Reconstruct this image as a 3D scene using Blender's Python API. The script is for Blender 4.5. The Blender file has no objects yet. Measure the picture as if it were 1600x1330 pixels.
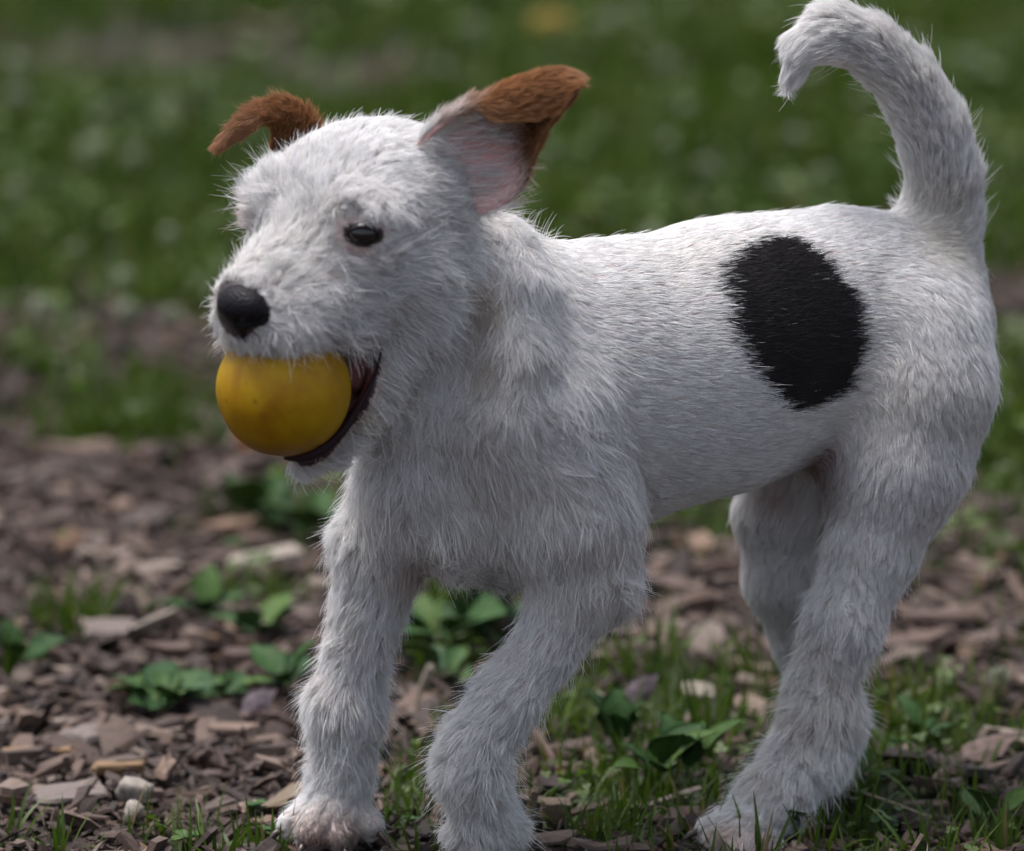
import bpy, math, random
import numpy as np
from mathutils import Vector, Matrix

rng = np.random.default_rng(7)
random.seed(7)
S = bpy.context.scene
COL = S.collection

# ------------------------------------------------------------------ camera, sky, sun, exposure
CM = 0.01
PITCH = math.radians(15.0)
DIST = 400.0                                   # cm
AIM = np.array([0.0, 0.0, 20.0])
FW = np.array([0.0, math.cos(PITCH), -math.sin(PITCH)])
UPV = np.array([0.0, math.sin(PITCH), math.cos(PITCH)])
RT = np.array([1.0, 0.0, 0.0])
CAMP = AIM - FW * DIST
TANW = 47.0 / DIST

cam_d = bpy.data.cameras.new('camera')
cam = bpy.data.objects.new('camera', cam_d)
COL.objects.link(cam)
cam.location = Vector(CAMP * CM)
cam.rotation_euler = (math.radians(90) - PITCH, 0, 0)
cam_d.sensor_width = 36.0
cam_d.lens = 36.0 / TANW
cam_d.clip_start = 0.1
cam_d.clip_end = 600.0
cam_d.dof.use_dof = True
cam_d.dof.focus_distance = (DIST - 2.0) * CM
cam_d.dof.aperture_fstop = cam_d.lens / 55.0
cam_d.dof.aperture_blades = 0
S.camera = cam

SUN_EL, SUN_AZ = math.radians(74), math.radians(290)    # azimuth from +Y (behind the dog) towards +X
world = bpy.data.worlds.new('World')
S.world = world
world.use_nodes = True
nt = world.node_tree
nt.nodes.clear()
wo = nt.nodes.new('ShaderNodeOutputWorld')
bg = nt.nodes.new('ShaderNodeBackground')
sky = nt.nodes.new('ShaderNodeTexSky')
sky.sky_type = 'NISHITA'
sky.sun_disc = False
sky.sun_elevation = SUN_EL
sky.sun_rotation = SUN_AZ
sky.air_density = 1.0
sky.dust_density = 4.0
sky.ozone_density = 1.0
bg.inputs['Strength'].default_value = 0.08
hs = nt.nodes.new('ShaderNodeHueSaturation')       # a thin overcast takes most of the blue out
hs.inputs['Saturation'].default_value = 0.62
nt.links.new(sky.outputs['Color'], hs.inputs['Color'])
nt.links.new(hs.outputs['Color'], bg.inputs['Color'])
nt.links.new(bg.outputs[0], wo.inputs[0])

sun_d = bpy.data.lights.new('sun', 'SUN')
sun_d.energy = 1.5
sun_d.angle = math.radians(30)
sun_d.color = (1.0, 0.975, 0.98)
sun = bpy.data.objects.new('sun', sun_d)
COL.objects.link(sun)
sdir = Vector((math.sin(SUN_AZ) * math.cos(SUN_EL), math.cos(SUN_AZ) * math.cos(SUN_EL), math.sin(SUN_EL)))
sun.rotation_euler = sdir.to_track_quat('Z', 'Y').to_euler()
sun.location = (0, 0, 3)

S.view_settings.view_transform = 'Standard'
S.view_settings.look = 'None'
S.view_settings.gamma = 1.0
S.view_settings.use_curve_mapping = False
S.view_settings.exposure = 1.60
S.render.engine = 'CYCLES'
cy = S.cycles
cy.use_denoising = True
cy.max_bounces = 7
cy.diffuse_bounces = 4
cy.glossy_bounces = 2
cy.transmission_bounces = 2
cy.transparent_max_bounces = 6
cy.use_adaptive_sampling = True
cy.adaptive_threshold = 0.01
cy.caustics_reflective = False
cy.caustics_refractive = False
try:
    S.cycles_curves.shape = 'RIBBONS'
    S.cycles_curves.subdivisions = 2
except Exception:
    pass


M = {}
# ------------------------------------------------------------------ helpers
def lerp(a, b, t):
    return np.asarray(a) * (1 - t) + np.asarray(b) * t


def resample(rows, ts, tq):
    rows = np.asarray(rows, float)
    out = [np.interp(tq, ts, rows[:, k]) for k in range(rows.shape[1])]
    r = np.stack(out, -1)
    for _ in range(2):
        r[1:-1] = r[1:-1] * .5 + (r[:-2] + r[2:]) * .25
    return r


def snoise(p, s, seed):
    """smooth vector noise, a few crossed sines"""
    r = np.random.default_rng(seed)
    out = np.zeros((len(p), 3))
    for o in range(5):
        K = r.normal(0, 1, (3, 3)) / s * (1 + .5 * o)
        ph = r.random(3) * 6.28
        out += np.sin(p @ K.T + ph) / (1 + .35 * o)
    return out / 2.2


def unit(a):
    return a / (np.linalg.norm(a, axis=-1, keepdims=True) + 1e-9)


def ray(u, v):
    return FW + RT * ((u - 800.0) / 1600.0 * TANW) - UPV * ((v - 665.0) / 1600.0 * TANW)


def P(u, v, Y=0.0):
    """world point (cm) seen at pixel (u, v) on the vertical plane y = Y"""
    r = ray(u, v)
    return CAMP + r * ((Y - CAMP[1]) / r[1])


def G(u, v, z=0.0):
    """ground point (cm) seen at pixel (u, v)"""
    r = ray(u, v)
    return CAMP + r * ((z - CAMP[2]) / r[2])


def project(p):
    d = np.asarray(p, float) - CAMP
    w = d @ FW
    u = 800.0 + (d @ RT) / w / TANW * 1600.0
    v = 665.0 - (d @ UPV) / w / TANW * 1600.0
    return u, v


def put(o, parent=None):
    COL.objects.link(o)
    if parent is not None:
        o.parent = parent
    return o


def tag(o, label=None, category=None, group=None, kind=None):
    for k, x in (('label', label), ('category', category), ('group', group), ('kind', kind)):
        if x:
            o[k] = x
    return o


def np_mesh(name, verts, tris=None, quads=None, mat=None, smooth=True, mats=None, mat_idx=None):
    """verts in metres (numpy), tris / quads integer arrays"""
    me = bpy.data.meshes.new(name)
    verts = np.asarray(verts, np.float32)
    nt_ = 0 if tris is None else len(tris)
    nq = 0 if quads is None else len(quads)
    me.vertices.add(len(verts))
    me.vertices.foreach_set('co', verts.ravel())
    loops = []
    if nt_:
        loops.append(np.asarray(tris, np.int32).ravel())
    if nq:
        loops.append(np.asarray(quads, np.int32).ravel())
    loops = np.concatenate(loops)
    me.loops.add(len(loops))
    me.loops.foreach_set('vertex_index', loops)
    me.polygons.add(nt_ + nq)
    st = np.concatenate([np.arange(nt_) * 3, nt_ * 3 + np.arange(nq) * 4]).astype(np.int32)
    me.polygons.foreach_set('loop_start', st)
    if mat_idx is not None:
        me.polygons.foreach_set('material_index', np.asarray(mat_idx, np.int32))
    me.polygons.foreach_set('use_smooth', np.full(nt_ + nq, smooth))
    me.update(calc_edges=True)
    if mat is not None:
        me.materials.append(mat)
    for m in mats or ():
        me.materials.append(m)
    return me


def set_col(me, name, cols, domain='POINT'):
    a = me.attributes.new(name, 'FLOAT_COLOR', domain)
    c = np.ones((len(cols), 4), np.float32)
    c[:, :3] = cols
    a.data.foreach_set('color', c.ravel())


class Nodes:
    def __init__(self, name):
        self.m = bpy.data.materials.new(name)
        self.m.use_nodes = True
        self.t = self.m.node_tree
        self.b = self.t.nodes['Principled BSDF']
        self.out = self.t.nodes['Material Output']

    def n(self, kind, **kw):
        x = self.t.nodes.new(kind)
        for k, v in kw.items():
            if k.startswith('i_'):
                x.inputs[k[2:].replace('_', ' ')].default_value = v
            else:
                setattr(x, k, v)
        return x

    def l(self, a, b):
        self.t.links.new(a, b)

    def ramp(self, fac, stops):
        r = self.n('ShaderNodeValToRGB')
        e = r.color_ramp.elements
        while len(e) > 1:
            e.remove(e[-1])
        e[0].position, e[0].color = stops[0][0], (*stops[0][1], 1)
        for p, c in stops[1:]:
            x = e.new(p)
            x.color = (*c, 1)
        self.l(fac, r.inputs['Fac'])
        return r.outputs['Color']

    def noise(self, scale, detail=3, rough=0.55, coord=None):
        x = self.n('ShaderNodeTexNoise')
        x.inputs['Scale'].default_value = scale
        x.inputs['Detail'].default_value = detail
        x.inputs['Roughness'].default_value = rough
        if coord is not None:
            self.l(coord, x.inputs['Vector'])
        return x

    def bump(self, h, strength, dist=0.001):
        b = self.n('ShaderNodeBump')
        b.inputs['Strength'].default_value = strength
        b.inputs['Distance'].default_value = dist
        self.l(h, b.inputs['Height'])
        self.l(b.outputs[0], self.b.inputs['Normal'])
        return b

    def mix(self, fac, a, b, mode='MIX'):
        x = self.n('ShaderNodeMix', data_type='RGBA', blend_type=mode)
        for s, v in ((x.inputs[0], fac), (x.inputs[6], a), (x.inputs[7], b)):
            if hasattr(v, 'links') or hasattr(v, 'is_linked'):
                self.l(v, s)
            elif isinstance(v, (int, float)):
                s.default_value = v
            else:
                s.default_value = (*v, 1)
        return x.outputs[2]


# ------------------------------------------------------------------ signed distance grid
class Field:
    def __init__(self, lo, hi, h):
        self.lo = np.array(lo, float)
        self.h = h
        self.n = np.ceil((np.array(hi) - self.lo) / h).astype(int) + 1
        self.g = np.full(self.n, 3.0, np.float32)

    def _box(self, mn, mx):
        i0 = np.maximum(np.floor((mn - self.lo) / self.h).astype(int), 0)
        i1 = np.minimum(np.ceil((mx - self.lo) / self.h).astype(int) + 1, self.n)
        if np.any(i1 <= i0):
            return None, None
        sl = tuple(slice(a, b) for a, b in zip(i0, i1))
        ax = [(self.lo[k] + np.arange(i0[k], i1[k]) * self.h).astype(np.float32) for k in range(3)]
        return sl, np.stack(np.meshgrid(*ax, indexing='ij'), -1)

    def add(self, prs, k=0.6):
        m = k + 3 * self.h
        mn = np.min([np.minimum(q['a'] - q['ra'], q['b'] - q['rb']) for q in prs], 0) - m
        mx = np.max([np.maximum(q['a'] + q['ra'], q['b'] + q['rb']) for q in prs], 0) + m
        sl, X = self._box(mn, mx)
        if sl is None:
            return
        d = cone_d(X, prs[0])
        for q in prs[1:]:
            d2 = cone_d(X, q)
            e = np.maximum(.25 - np.abs(d - d2), 0) / .25
            d = np.minimum(d, d2) - e * e * .25 * .12
        g = self.g[sl]
        e = np.maximum(k - np.abs(g - d), 0) / k
        self.g[sl] = np.minimum(g, d) - e * e * k * 0.25

    def sub(self, pr, k=0.3):
        m = k + 3 * self.h
        mn = np.minimum(pr['a'] - pr['ra'], pr['b'] - pr['rb']) - m
        mx = np.maximum(pr['a'] + pr['ra'], pr['b'] + pr['rb']) + m
        sl, X = self._box(mn, mx)
        if sl is None:
            return
        d = -cone_d(X, pr)
        g = self.g[sl]
        e = np.maximum(k - np.abs(g - d), 0) / k
        self.g[sl] = np.maximum(g, d) + e * e * k * 0.25

    def at(self, p):
        p = np.atleast_2d(p)
        q = np.clip((p - self.lo) / self.h, 0, self.n - 1.001)
        i = q.astype(int)
        f = q - i
        r = 0
        for dx in (0, 1):
            for dy in (0, 1):
                for dz in (0, 1):
                    w = (f[:, 0] if dx else 1 - f[:, 0]) * (f[:, 1] if dy else 1 - f[:, 1]) * (f[:, 2] if dz else 1 - f[:, 2])
                    r = r + w * self.g[i[:, 0] + dx, i[:, 1] + dy, i[:, 2] + dz]
        return r

    def normal(self, p):
        p = np.atleast_2d(p)
        e = self.h
        n = np.stack([self.at(p + [e, 0, 0]) - self.at(p - [e, 0, 0]), self.at(p + [0, e, 0]) - self.at(p - [0, e, 0]),
                      self.at(p + [0, 0, e]) - self.at(p - [0, 0, e])], -1)
        return n / (np.linalg.norm(n, axis=1, keepdims=True) + 1e-9)

    def hit(self, u, v):
        r = ray(u, v)
        r = r / np.linalg.norm(r)
        t = np.arange(DIST - 32, DIST + 32, 0.04)
        pts = CAMP + r * t[:, None]
        ins = np.all((pts > self.lo) & (pts < self.lo + self.h * (self.n - 1)), axis=1)
        val = np.where(ins, self.at(pts), 9)
        k = np.argmax(val < 0)
        if val[k] >= 0:
            return np.full(3, np.nan), np.zeros(3)
        return pts[k], self.normal(pts[k])[0]

    def surface(self):
        """surface nets -> verts (cm), quads"""
        g = self.g
        s = g < 0
        c = [s[:-1, :-1, :-1], s[1:, :-1, :-1], s[:-1, 1:, :-1], s[1:, 1:, :-1], s[:-1, :-1, 1:], s[1:, :-1, 1:], s[:-1, 1:, 1:], s[1:, 1:, 1:]]
        cnt = sum(x.astype(np.int8) for x in c)
        act = (cnt > 0) & (cnt < 8)
        idx = np.full(act.shape, -1, np.int64)
        ijk = np.argwhere(act)
        idx[act] = np.arange(len(ijk))
        off = np.array([[0, 0, 0], [1, 0, 0], [0, 1, 0], [1, 1, 0], [0, 0, 1], [1, 0, 1], [0, 1, 1], [1, 1, 1]])
        val = np.stack([g[ijk[:, 0] + o[0], ijk[:, 1] + o[1], ijk[:, 2] + o[2]] for o in off], 1)
        acc = np.zeros((len(ijk), 3))
        num = np.zeros(len(ijk))
        for a in range(8):
            for b in range(a + 1, 8):
                if np.abs(off[a] - off[b]).sum() != 1:
                    continue
                cr = (val[:, a] < 0) != (val[:, b] < 0)
                t = val[:, a] / np.where(cr, val[:, a] - val[:, b], 1)
                pt = off[a] + t[:, None] * (off[b] - off[a])
                acc += np.where(cr[:, None], pt, 0)
                num += cr
        V = self.lo + (ijk + acc / num[:, None]) * self.h
        Q = []
        for ax in range(3):
            o1, o2 = [(1, 2), (2, 0), (0, 1)][ax]
            sa = [slice(None)] * 3
            sb = [slice(None)] * 3
            sa[ax] = slice(0, -1)
            sb[ax] = slice(1, None)
            A, B = s[tuple(sa)], s[tuple(sb)]
            for flip in (False, True):
                e = np.argwhere(A & ~B) if not flip else np.argwhere(~A & B)
                e = e[(e[:, o1] > 0) & (e[:, o2] > 0)]
                e = e[(e[:, o1] < act.shape[o1]) & (e[:, o2] < act.shape[o2]) & (e[:, ax] < act.shape[ax])]
                d1 = np.zeros(3, int); d1[o1] = 1
                d2 = np.zeros(3, int); d2[o2] = 1
                q = [idx[tuple((e - x).T)] for x in (0 * d1, d1, d1 + d2, d2)]
                q = np.stack(q if not flip else q[::-1], 1)
                Q.append(q)
        Q = np.concatenate(Q)
        Q = Q[(Q >= 0).all(1)]
        return V, Q


def cone_d(X, pr):
    a, b = pr['a'].astype(np.float32), pr['b'].astype(np.float32)
    ab = b - a
    L = float(ab @ ab)
    if pr.get('sq'):
        ax, s = pr['sq']
        lat = (X - a) @ ax.astype(np.float32)
        labl = float(ab @ ax)
        # keep the axis itself where it is: only the offset from it is stretched
        t0 = np.clip(((X - a) @ ab) / max(L, 1e-6), 0, 1)
        X = X + ((lat - t0 * labl) * (1 / s - 1))[..., None] * ax.astype(np.float32)
    q = X - a
    if L < 1e-6:
        d = np.sqrt((q * q).sum(-1)) - pr['ra']
    else:
        t = np.clip((q @ ab) / L, 0, 1)
        q = q - t[..., None] * ab
        d = np.sqrt((q * q).sum(-1)) - (pr['ra'] + t * (pr['rb'] - pr['ra']))
    if pr.get('sq'):
        d = d * pr['sq'][1] ** 0.5
    return d.astype(np.float32)

# ------------------------------------------------------------------ ground
def hnoise(x, y, s, seed):
    r = np.random.default_rng(seed)
    o = 0
    for k in range(7):
        a = r.random() * 6.28
        f = (1 + .45 * k) / s * 6.28
        o = o + np.sin((x * math.cos(a) + y * math.sin(a)) * f + r.random() * 6.28 + 1.3 * np.sin((x * math.sin(a) - y * math.cos(a)) * f * .6 + k)) / (1 + .4 * k)
    return o / 2.6


def blobs_at(x, y, lst):
    o = np.zeros_like(x)
    for (u, v, ru, rv) in lst:
        c = G(u, v)
        w = np.linalg.norm(c - CAMP) * TANW / 1600
        rx, ry = ru * w, rv * w / math.sin(math.radians(14.5))
        o = np.maximum(o, np.exp(-(((x - c[0]) / rx) ** 2 + ((y - c[1]) / ry) ** 2)))
    return o


GRASS = [(200, 650, 125, 42), (130, 965, 48, 26), (480, 815, 110, 34), (720, 1010, 90, 55), (1010, 1120, 170, 60), (1120, 1240, 190, 80),
         (960, 1250, 130, 70), (1440, 1140, 190, 50), (1370, 1265, 150, 65), (900, 1100, 80, 60), (1340, 880, 260, 40), (1580, 640, 60, 60), (650, 1240, 60, 60), (1110, 830, 120, 30), (350, 1320, 120, 14), (1560, 730, 95, 90), (1590, 1300, 60, 30), (20, 1045, 45, 18),
         (1080, 1050, 60, 25), (60, 560, 90, 30), (400, 930, 70, 20)]
BARE = [(250, 92, 290, 44), (560, 125, 170, 32), (1600, 500, 85, 62), (290, 555, 130, 28), (1240, 930, 200, 60), (60, 740, 90, 25), (330, 760, 200, 20)]


def grassy(x, y):
    edge = 88 + 10 * hnoise(x, y * .5, 60, 3) + 18 * np.clip((-x - 5) / 30, -1, 1) * .3
    g = np.clip((y - edge) / 9, 0, 1)
    g = np.maximum(g, np.clip(hnoise(x, y, 38, 9) * 1.3 - .85, 0, 1) * (np.abs(x) > 26))
    g = np.maximum(g, blobs_at(x, y, GRASS) * 1.15)
    g = g * (1 - np.clip(blobs_at(x, y, BARE) * 1.5, 0, 1))
    return np.clip(g, 0, 1)


def gz(x, y):
    return .35 * hnoise(x, y, 22, 21) + .12 * hnoise(x, y, 6, 22)


def axis(lo, hi, step, far):
    a = list(np.arange(lo, hi + step, step))
    s, x = step, a[-1]
    while x < far:
        s *= 1.35
        x += s
        a.append(x)
    s, x = step, a[0]
    while x > -far:
        s *= 1.35
        x -= s
        a.insert(0, x)
    return np.array(a)


ax_, ay_ = axis(-110, 110, 1.6, 20000), axis(-60, 330, 1.6, 20000)
gx, gy = np.meshgrid(ax_, ay_, indexing='ij')
gzv = np.where((np.abs(gx) < 400) & (np.abs(gy) < 600), gz(gx, gy), 0) - .25
gv = np.stack([gx, gy, gzv], -1).reshape(-1, 3)
nx_, ny_ = len(ax_), len(ay_)
ii, jj = np.meshgrid(np.arange(nx_ - 1), np.arange(ny_ - 1), indexing='ij')
a0 = (ii * ny_ + jj).ravel()
gq = np.stack([a0, a0 + ny_, a0 + ny_ + 1, a0 + 1], 1)
k = Nodes('soil_and_turf')
att = k.n('ShaderNodeAttribute', attribute_name='turf')
tc = k.n('ShaderNodeTexCoord')
soil = k.ramp(k.noise(60, 6, .65, tc.outputs['Object']).outputs['Fac'], [(.3, (.016, .010, .008)), (.5, (.040, .026, .020)), (.72, (.085, .058, .045))])
turf = k.ramp(k.noise(35, 5, .6, tc.outputs['Object']).outputs['Fac'], [(.3, (.014, .020, .008)), (.55, (.028, .045, .013)), (.75, (.05, .065, .02))])
k.l(k.mix(att.outputs['Fac'], soil, turf), k.b.inputs['Base Color'])
k.b.inputs['Roughness'].default_value = .9
k.bump(k.noise(150, 6, .7, tc.outputs['Object']).outputs['Fac'], .9, .006)
ground_me = np_mesh('ground', gv * CM, quads=gq, mat=k.m)
ta = ground_me.attributes.new('turf', 'FLOAT', 'POINT')
ta.data.foreach_set('value', grassy(gv[:, 0], gv[:, 1]).astype(np.float32))
ground = put(bpy.data.objects.new('ground', ground_me))
tag(ground, kind='structure')

# ------------------------------------------------------------------ wood chips
k = Nodes('wood_chip')
att = k.n('ShaderNodeAttribute', attribute_name='chip_color')
inf = k.n('ShaderNodeObjectInfo')
tc = k.n('ShaderNodeTexCoord')
CHIPC = [(0, (.060, .036, .028)), (.2, (.115, .074, .058)), (.42, (.175, .125, .102)), (.6, (.085, .060, .052)), (.75, (.24, .185, .155)), (.88, (.20, .115, .065)), (.95, (.33, .28, .25))]
CHIPC = [(p_, tuple(.62 * q_ * w_ for q_, w_ in zip(c_, (1.06, .97, .88)))) for p_, c_ in CHIPC]
objc = k.ramp(inf.outputs['Random'], CHIPC)
mp = k.n('ShaderNodeMapping')
mp.inputs['Scale'].default_value = (120, 900, 900)
k.l(tc.outputs['Object'], mp.inputs['Vector'])
gr = k.noise(1, 4, .6, mp.outputs['Vector'])
k.l(k.mix(.75, objc, k.ramp(gr.outputs['Fac'], [(.3, (.42, .38, .36)), (.6, (1, 1, 1))]), 'MULTIPLY'), k.b.inputs['Base Color'])
k.b.inputs['Roughness'].default_value = .75
k.bump(gr.outputs['Fac'], .6, .0008)
M['chip'] = k.m
k = Nodes('bark_mulch')
att = k.n('ShaderNodeAttribute', attribute_name='chip_color')
tc = k.n('ShaderNodeTexCoord')
gr = k.noise(260, 5, .7, tc.outputs['Object'])
k.l(k.mix(.7, att.outputs['Color'], k.ramp(gr.outputs['Fac'], [(.35, (.40, .36, .34)), (.62, (1, 1, 1))]), 'MULTIPLY'), k.b.inputs['Base Color'])
k.b.inputs['Roughness'].default_value = .8
k.bump(gr.outputs['Fac'], .6, .0012)
M['mulch'] = k.m


def chip_shape(r, n=6):
    """unit chip: x in -.5...5, splintered outline, slab with uneven thickness"""
    w = r.uniform(.13, .6)
    th = r.uniform(.05, .16)
    ang = np.sort((np.arange(n) + r.uniform(-.3, .3, n)) / n * 2 * math.pi)
    sq = r.uniform(.5, 1.0, n)
    x = np.sign(np.cos(ang)) * np.abs(np.cos(ang)) ** .6 * .5 * (.75 + .25 * sq)
    y = np.sign(np.sin(ang)) * np.abs(np.sin(ang)) ** .6 * .5 * w * (.7 + .3 * sq)
    bend = r.uniform(-.25, .25)
    z0 = bend * x * x + r.uniform(-.02, .02, n)
    top = np.stack([x * .94 + r.uniform(-.03, .03), y * .9, z0 + th / 2 + r.uniform(-.05, .06, n)], 1)
    bot = np.stack([x, y, z0 - th / 2], 1)
    ct = np.array([[r.uniform(-.1, .1), 0, th / 2 + r.uniform(0, .05)], [0, 0, -th / 2]])
    v = np.concatenate([top, bot, ct])
    t = []
    for i in range(n):
        j = (i + 1) % n
        t += [(i, j, 2 * n), (n + j, n + i, 2 * n + 1), (i, n + i, n + j), (i, n + j, j)]
    return v, np.array(t)


cr = np.random.default_rng(19)
lib = [chip_shape(cr) for _ in range(26)]
for _ in range(10):                                        # fibres and slivers
    bv, bt = chip_shape(cr, 5)
    bv = bv * [1.5, cr.uniform(.12, .3), cr.uniform(.4, .8)]
    bv[:, 1] += np.sin(bv[:, 0] * 4) * cr.uniform(-.12, .12)
    lib.append((bv, bt))


def rot_mats(r, n, tilt):
    a = r.random(n) * 6.283
    tx, ty = r.normal(0, tilt, n), r.normal(0, tilt, n)
    ca, sa = np.cos(a), np.sin(a)
    Rz = np.zeros((n, 3, 3)); Rz[:, 0, 0] = ca; Rz[:, 0, 1] = -sa; Rz[:, 1, 0] = sa; Rz[:, 1, 1] = ca; Rz[:, 2, 2] = 1
    Rx = np.zeros((n, 3, 3)); Rx[:, 0, 0] = 1; Rx[:, 1, 1] = np.cos(tx); Rx[:, 1, 2] = -np.sin(tx); Rx[:, 2, 1] = np.sin(tx); Rx[:, 2, 2] = np.cos(tx)
    Ry = np.zeros((n, 3, 3)); Ry[:, 1, 1] = 1; Ry[:, 0, 0] = np.cos(ty); Ry[:, 0, 2] = np.sin(ty); Ry[:, 2, 0] = -np.sin(ty); Ry[:, 2, 2] = np.cos(ty)
    return Rx @ Ry @ Rz


PAL = np.array([c for _, c in CHIPC])
PALW = np.array([.30, .25, .16, .17, .06, .03, .03])


def scatter_chips(r, n, xr, yr, size, zup, keep):
    x, y = r.uniform(*xr, n), r.uniform(*yr, n)
    g = grassy(x, y)
    m = r.random(n) < np.clip(1.15 - g * keep, 0.04, 1)
    x, y = x[m], y[m]
    n = len(x)
    sz = r.lognormal(math.log(size), .6, n)
    sz = np.clip(sz, size * .25, size * 2.2)
    Rm = rot_mats(r, n, .40)
    z = gz(x, y) - .2 + r.random(n) * zup + sz * .04
    return x, y, z, sz, Rm


vs, tsl, cs_ = [], [], []
base_i = 0
for (n, xr, yr, size, zup, keep) in [(42000, (-42, 42), (-22, 110), .62, .40, 1.0), (11000, (-42, 42), (-22, 120), 1.3, .6, 1.05),
                                     (16000, (-125, 125), (-55, 110), 1.7, .5, 1.05), (7000, (-90, 90), (90, 260), 2.2, .5, 1.12)]:
    x, y, z, sz, Rm = scatter_chips(cr, n, xr, yr, size, zup, keep)
    which = cr.integers(0, len(lib), len(x))
    col = PAL[cr.choice(len(PAL), len(x), p=PALW)] * cr.uniform(.5, 1.1, (len(x), 1))
    for w in range(len(lib)):
        s_ = np.where(which == w)[0]
        if not len(s_):
            continue
        bv, bt = lib[w]
        pv = np.einsum('nij,vj->nvi', Rm[s_], bv) * sz[s_][:, None, None] + np.stack([x[s_], y[s_], z[s_]], 1)[:, None, :]
        vs.append(pv.reshape(-1, 3))
        tsl.append((bt[None] + (np.arange(len(s_)) * len(bv))[:, None, None]).reshape(-1, 3) + base_i)
        cs_.append(np.repeat(col[s_], len(bv), 0))
        base_i += len(s_) * len(bv)
mm = np_mesh('bark_mulch', np.concatenate(vs) * CM, tris=np.concatenate(tsl), mat=M['mulch'], smooth=False)
set_col(mm, 'chip_color', np.concatenate(cs_))
tag(put(bpy.data.objects.new('bark_mulch', mm), ground), kind='stuff')

# the larger chips one can pick out, each a piece of the ground
chip_me = []
for i in range(14):
    bv, bt = chip_shape(cr, 8)
    me = np_mesh('wood_chip', bv * CM, tris=bt, mat=M['chip'], smooth=False)
    chip_me.append(me)
cnt = 0
hand = [(115, 1256, 3.0, .1), (235, 1006, 3.0, .8), (165, 1005, 3.2, 0), (420, 893, 4.2, .15), (245, 893, 3.6, 0), (135, 1150, 3.4, 1.0), (60, 1190, 4.4, .1),
        (250, 1160, 2.8, -.4), (318, 1165, 2.0, 1.3), (75, 1205, 3.0, .3), (190, 1205, 2.6, .25), (365, 1160, 2.8, .2), (20, 1260, 2.6, 1.2), (110, 715, 5, .1),
        (200, 725, 4, .2), (60, 840, 4.5, -.2), (30, 855, 3.6, .2), (890, 1180, 3.2, .4), (1390, 930, 4.5, .2), (1480, 980, 5, -.1), (1300, 960, 4, .2),
        (1540, 900, 4.5, 0), (1060, 960, 4.2, .1), (1130, 900, 4, .2), (1560, 1010, 3.5, .4), (1430, 1010, 4, .2), (1470, 1240, 2.8, -.4), (1570, 1170, 3, .3),
        (1020, 920, 4, 0), (1480, 1070, 2.5, .2), (160, 880, 3.2, .3), (470, 900, 3, .6), (90, 1080, 2.6, .5), (330, 1215, 2.2, .2), (430, 1215, 2.4, -.3)]
spots = [(*G(u, v)[:2], s, a) for (u, v, s, a) in hand]
while len(spots) < 300:
    u, v = cr.uniform(-60, 1660), cr.uniform(620, 1345)
    c = G(u, v)
    if grassy(np.array([c[0]]), np.array([c[1]]))[0] > .45:
        continue
    spots.append((c[0], c[1], float(np.clip(cr.lognormal(math.log(1.8), .32), 1.2, 3.6)), cr.random() * 3.1))
for i, (x, y, s_, a) in enumerate(spots):
    o = put(bpy.data.objects.new('wood_chip', chip_me[i % len(chip_me)]), ground)
    z = float(gz(np.array(x), np.array(y))) + .12 + s_ * .05 + cr.random() * .35
    o.location = (x * CM, y * CM, z * CM)
    o.rotation_euler = (cr.normal(0, .16), cr.normal(0, .16), a + cr.normal(0, .1))
    o.scale = (s_, s_ * cr.uniform(.8, 1.1), s_ * cr.uniform(.8, 1.2))

# ------------------------------------------------------------------ grass
k = Nodes('grass_blade')
att = k.n('ShaderNodeAttribute', attribute_name='leaf_color')
k.l(att.outputs['Color'], k.b.inputs['Base Color'])
k.b.inputs['Roughness'].default_value = .5
k.b.inputs['Specular IOR Level'].default_value = .35
tr = k.n('ShaderNodeBsdfTranslucent')
k.l(k.mix(1, att.outputs['Color'], (1.1, 1.25, .5), 'MULTIPLY'), tr.inputs['Color'])
mx = k.n('ShaderNodeMixShader')
mx.inputs[0].default_value = .35
k.l(k.b.outputs[0], mx.inputs[1]); k.l(tr.outputs[0], mx.inputs[2]); k.l(mx.outputs[0], k.out.inputs['Surface'])
M['grass'] = k.m


def blades(r, x, y, z, h, w, seg=3, lean=.5, az=None, curl=.8):
    """arched tapering blades as quads strips; returns verts, quads"""
    n = len(x)
    a = r.random(n) * 6.283 if az is None else az
    dirv = np.stack([np.cos(a), np.sin(a), np.zeros(n)], 1)
    sidev = np.stack([-np.sin(a), np.cos(a), np.zeros(n)], 1)
    tw = r.uniform(-1.2, 1.2, n)
    sidev = sidev * np.cos(tw)[:, None] + dirv * np.sin(tw)[:, None]
    ln = np.abs(r.normal(0, lean, n)) + .08
    p = np.stack([x, y, z], 1)
    V_ = []
    for j in range(seg + 1):
        t = j / seg
        if j:
            ang = ln * (.4 + curl * 1.6 * t * ln)
            ang = np.minimum(ang, 1.9)
            p = p + (dirv * np.sin(ang)[:, None] + np.array([0, 0, 1.0]) * np.cos(ang)[:, None]) * (h / seg)[:, None]
        ww = w * (1 - t ** 1.8 * .92) * (.75 + .5 * min(t * 3, 1)) * .5
        V_ += [p - sidev * ww[:, None], p + sidev * ww[:, None]]
    V_ = np.stack(V_, 1)
    q = np.array([(2 * j, 2 * j + 1, 2 * j + 3, 2 * j + 2) for j in range(seg)])
    Q_ = (q[None] + (np.arange(n) * (2 * seg + 2))[:, None, None]).reshape(-1, 4)
    return V_.reshape(-1, 3), Q_, 2 * seg + 2


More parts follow.
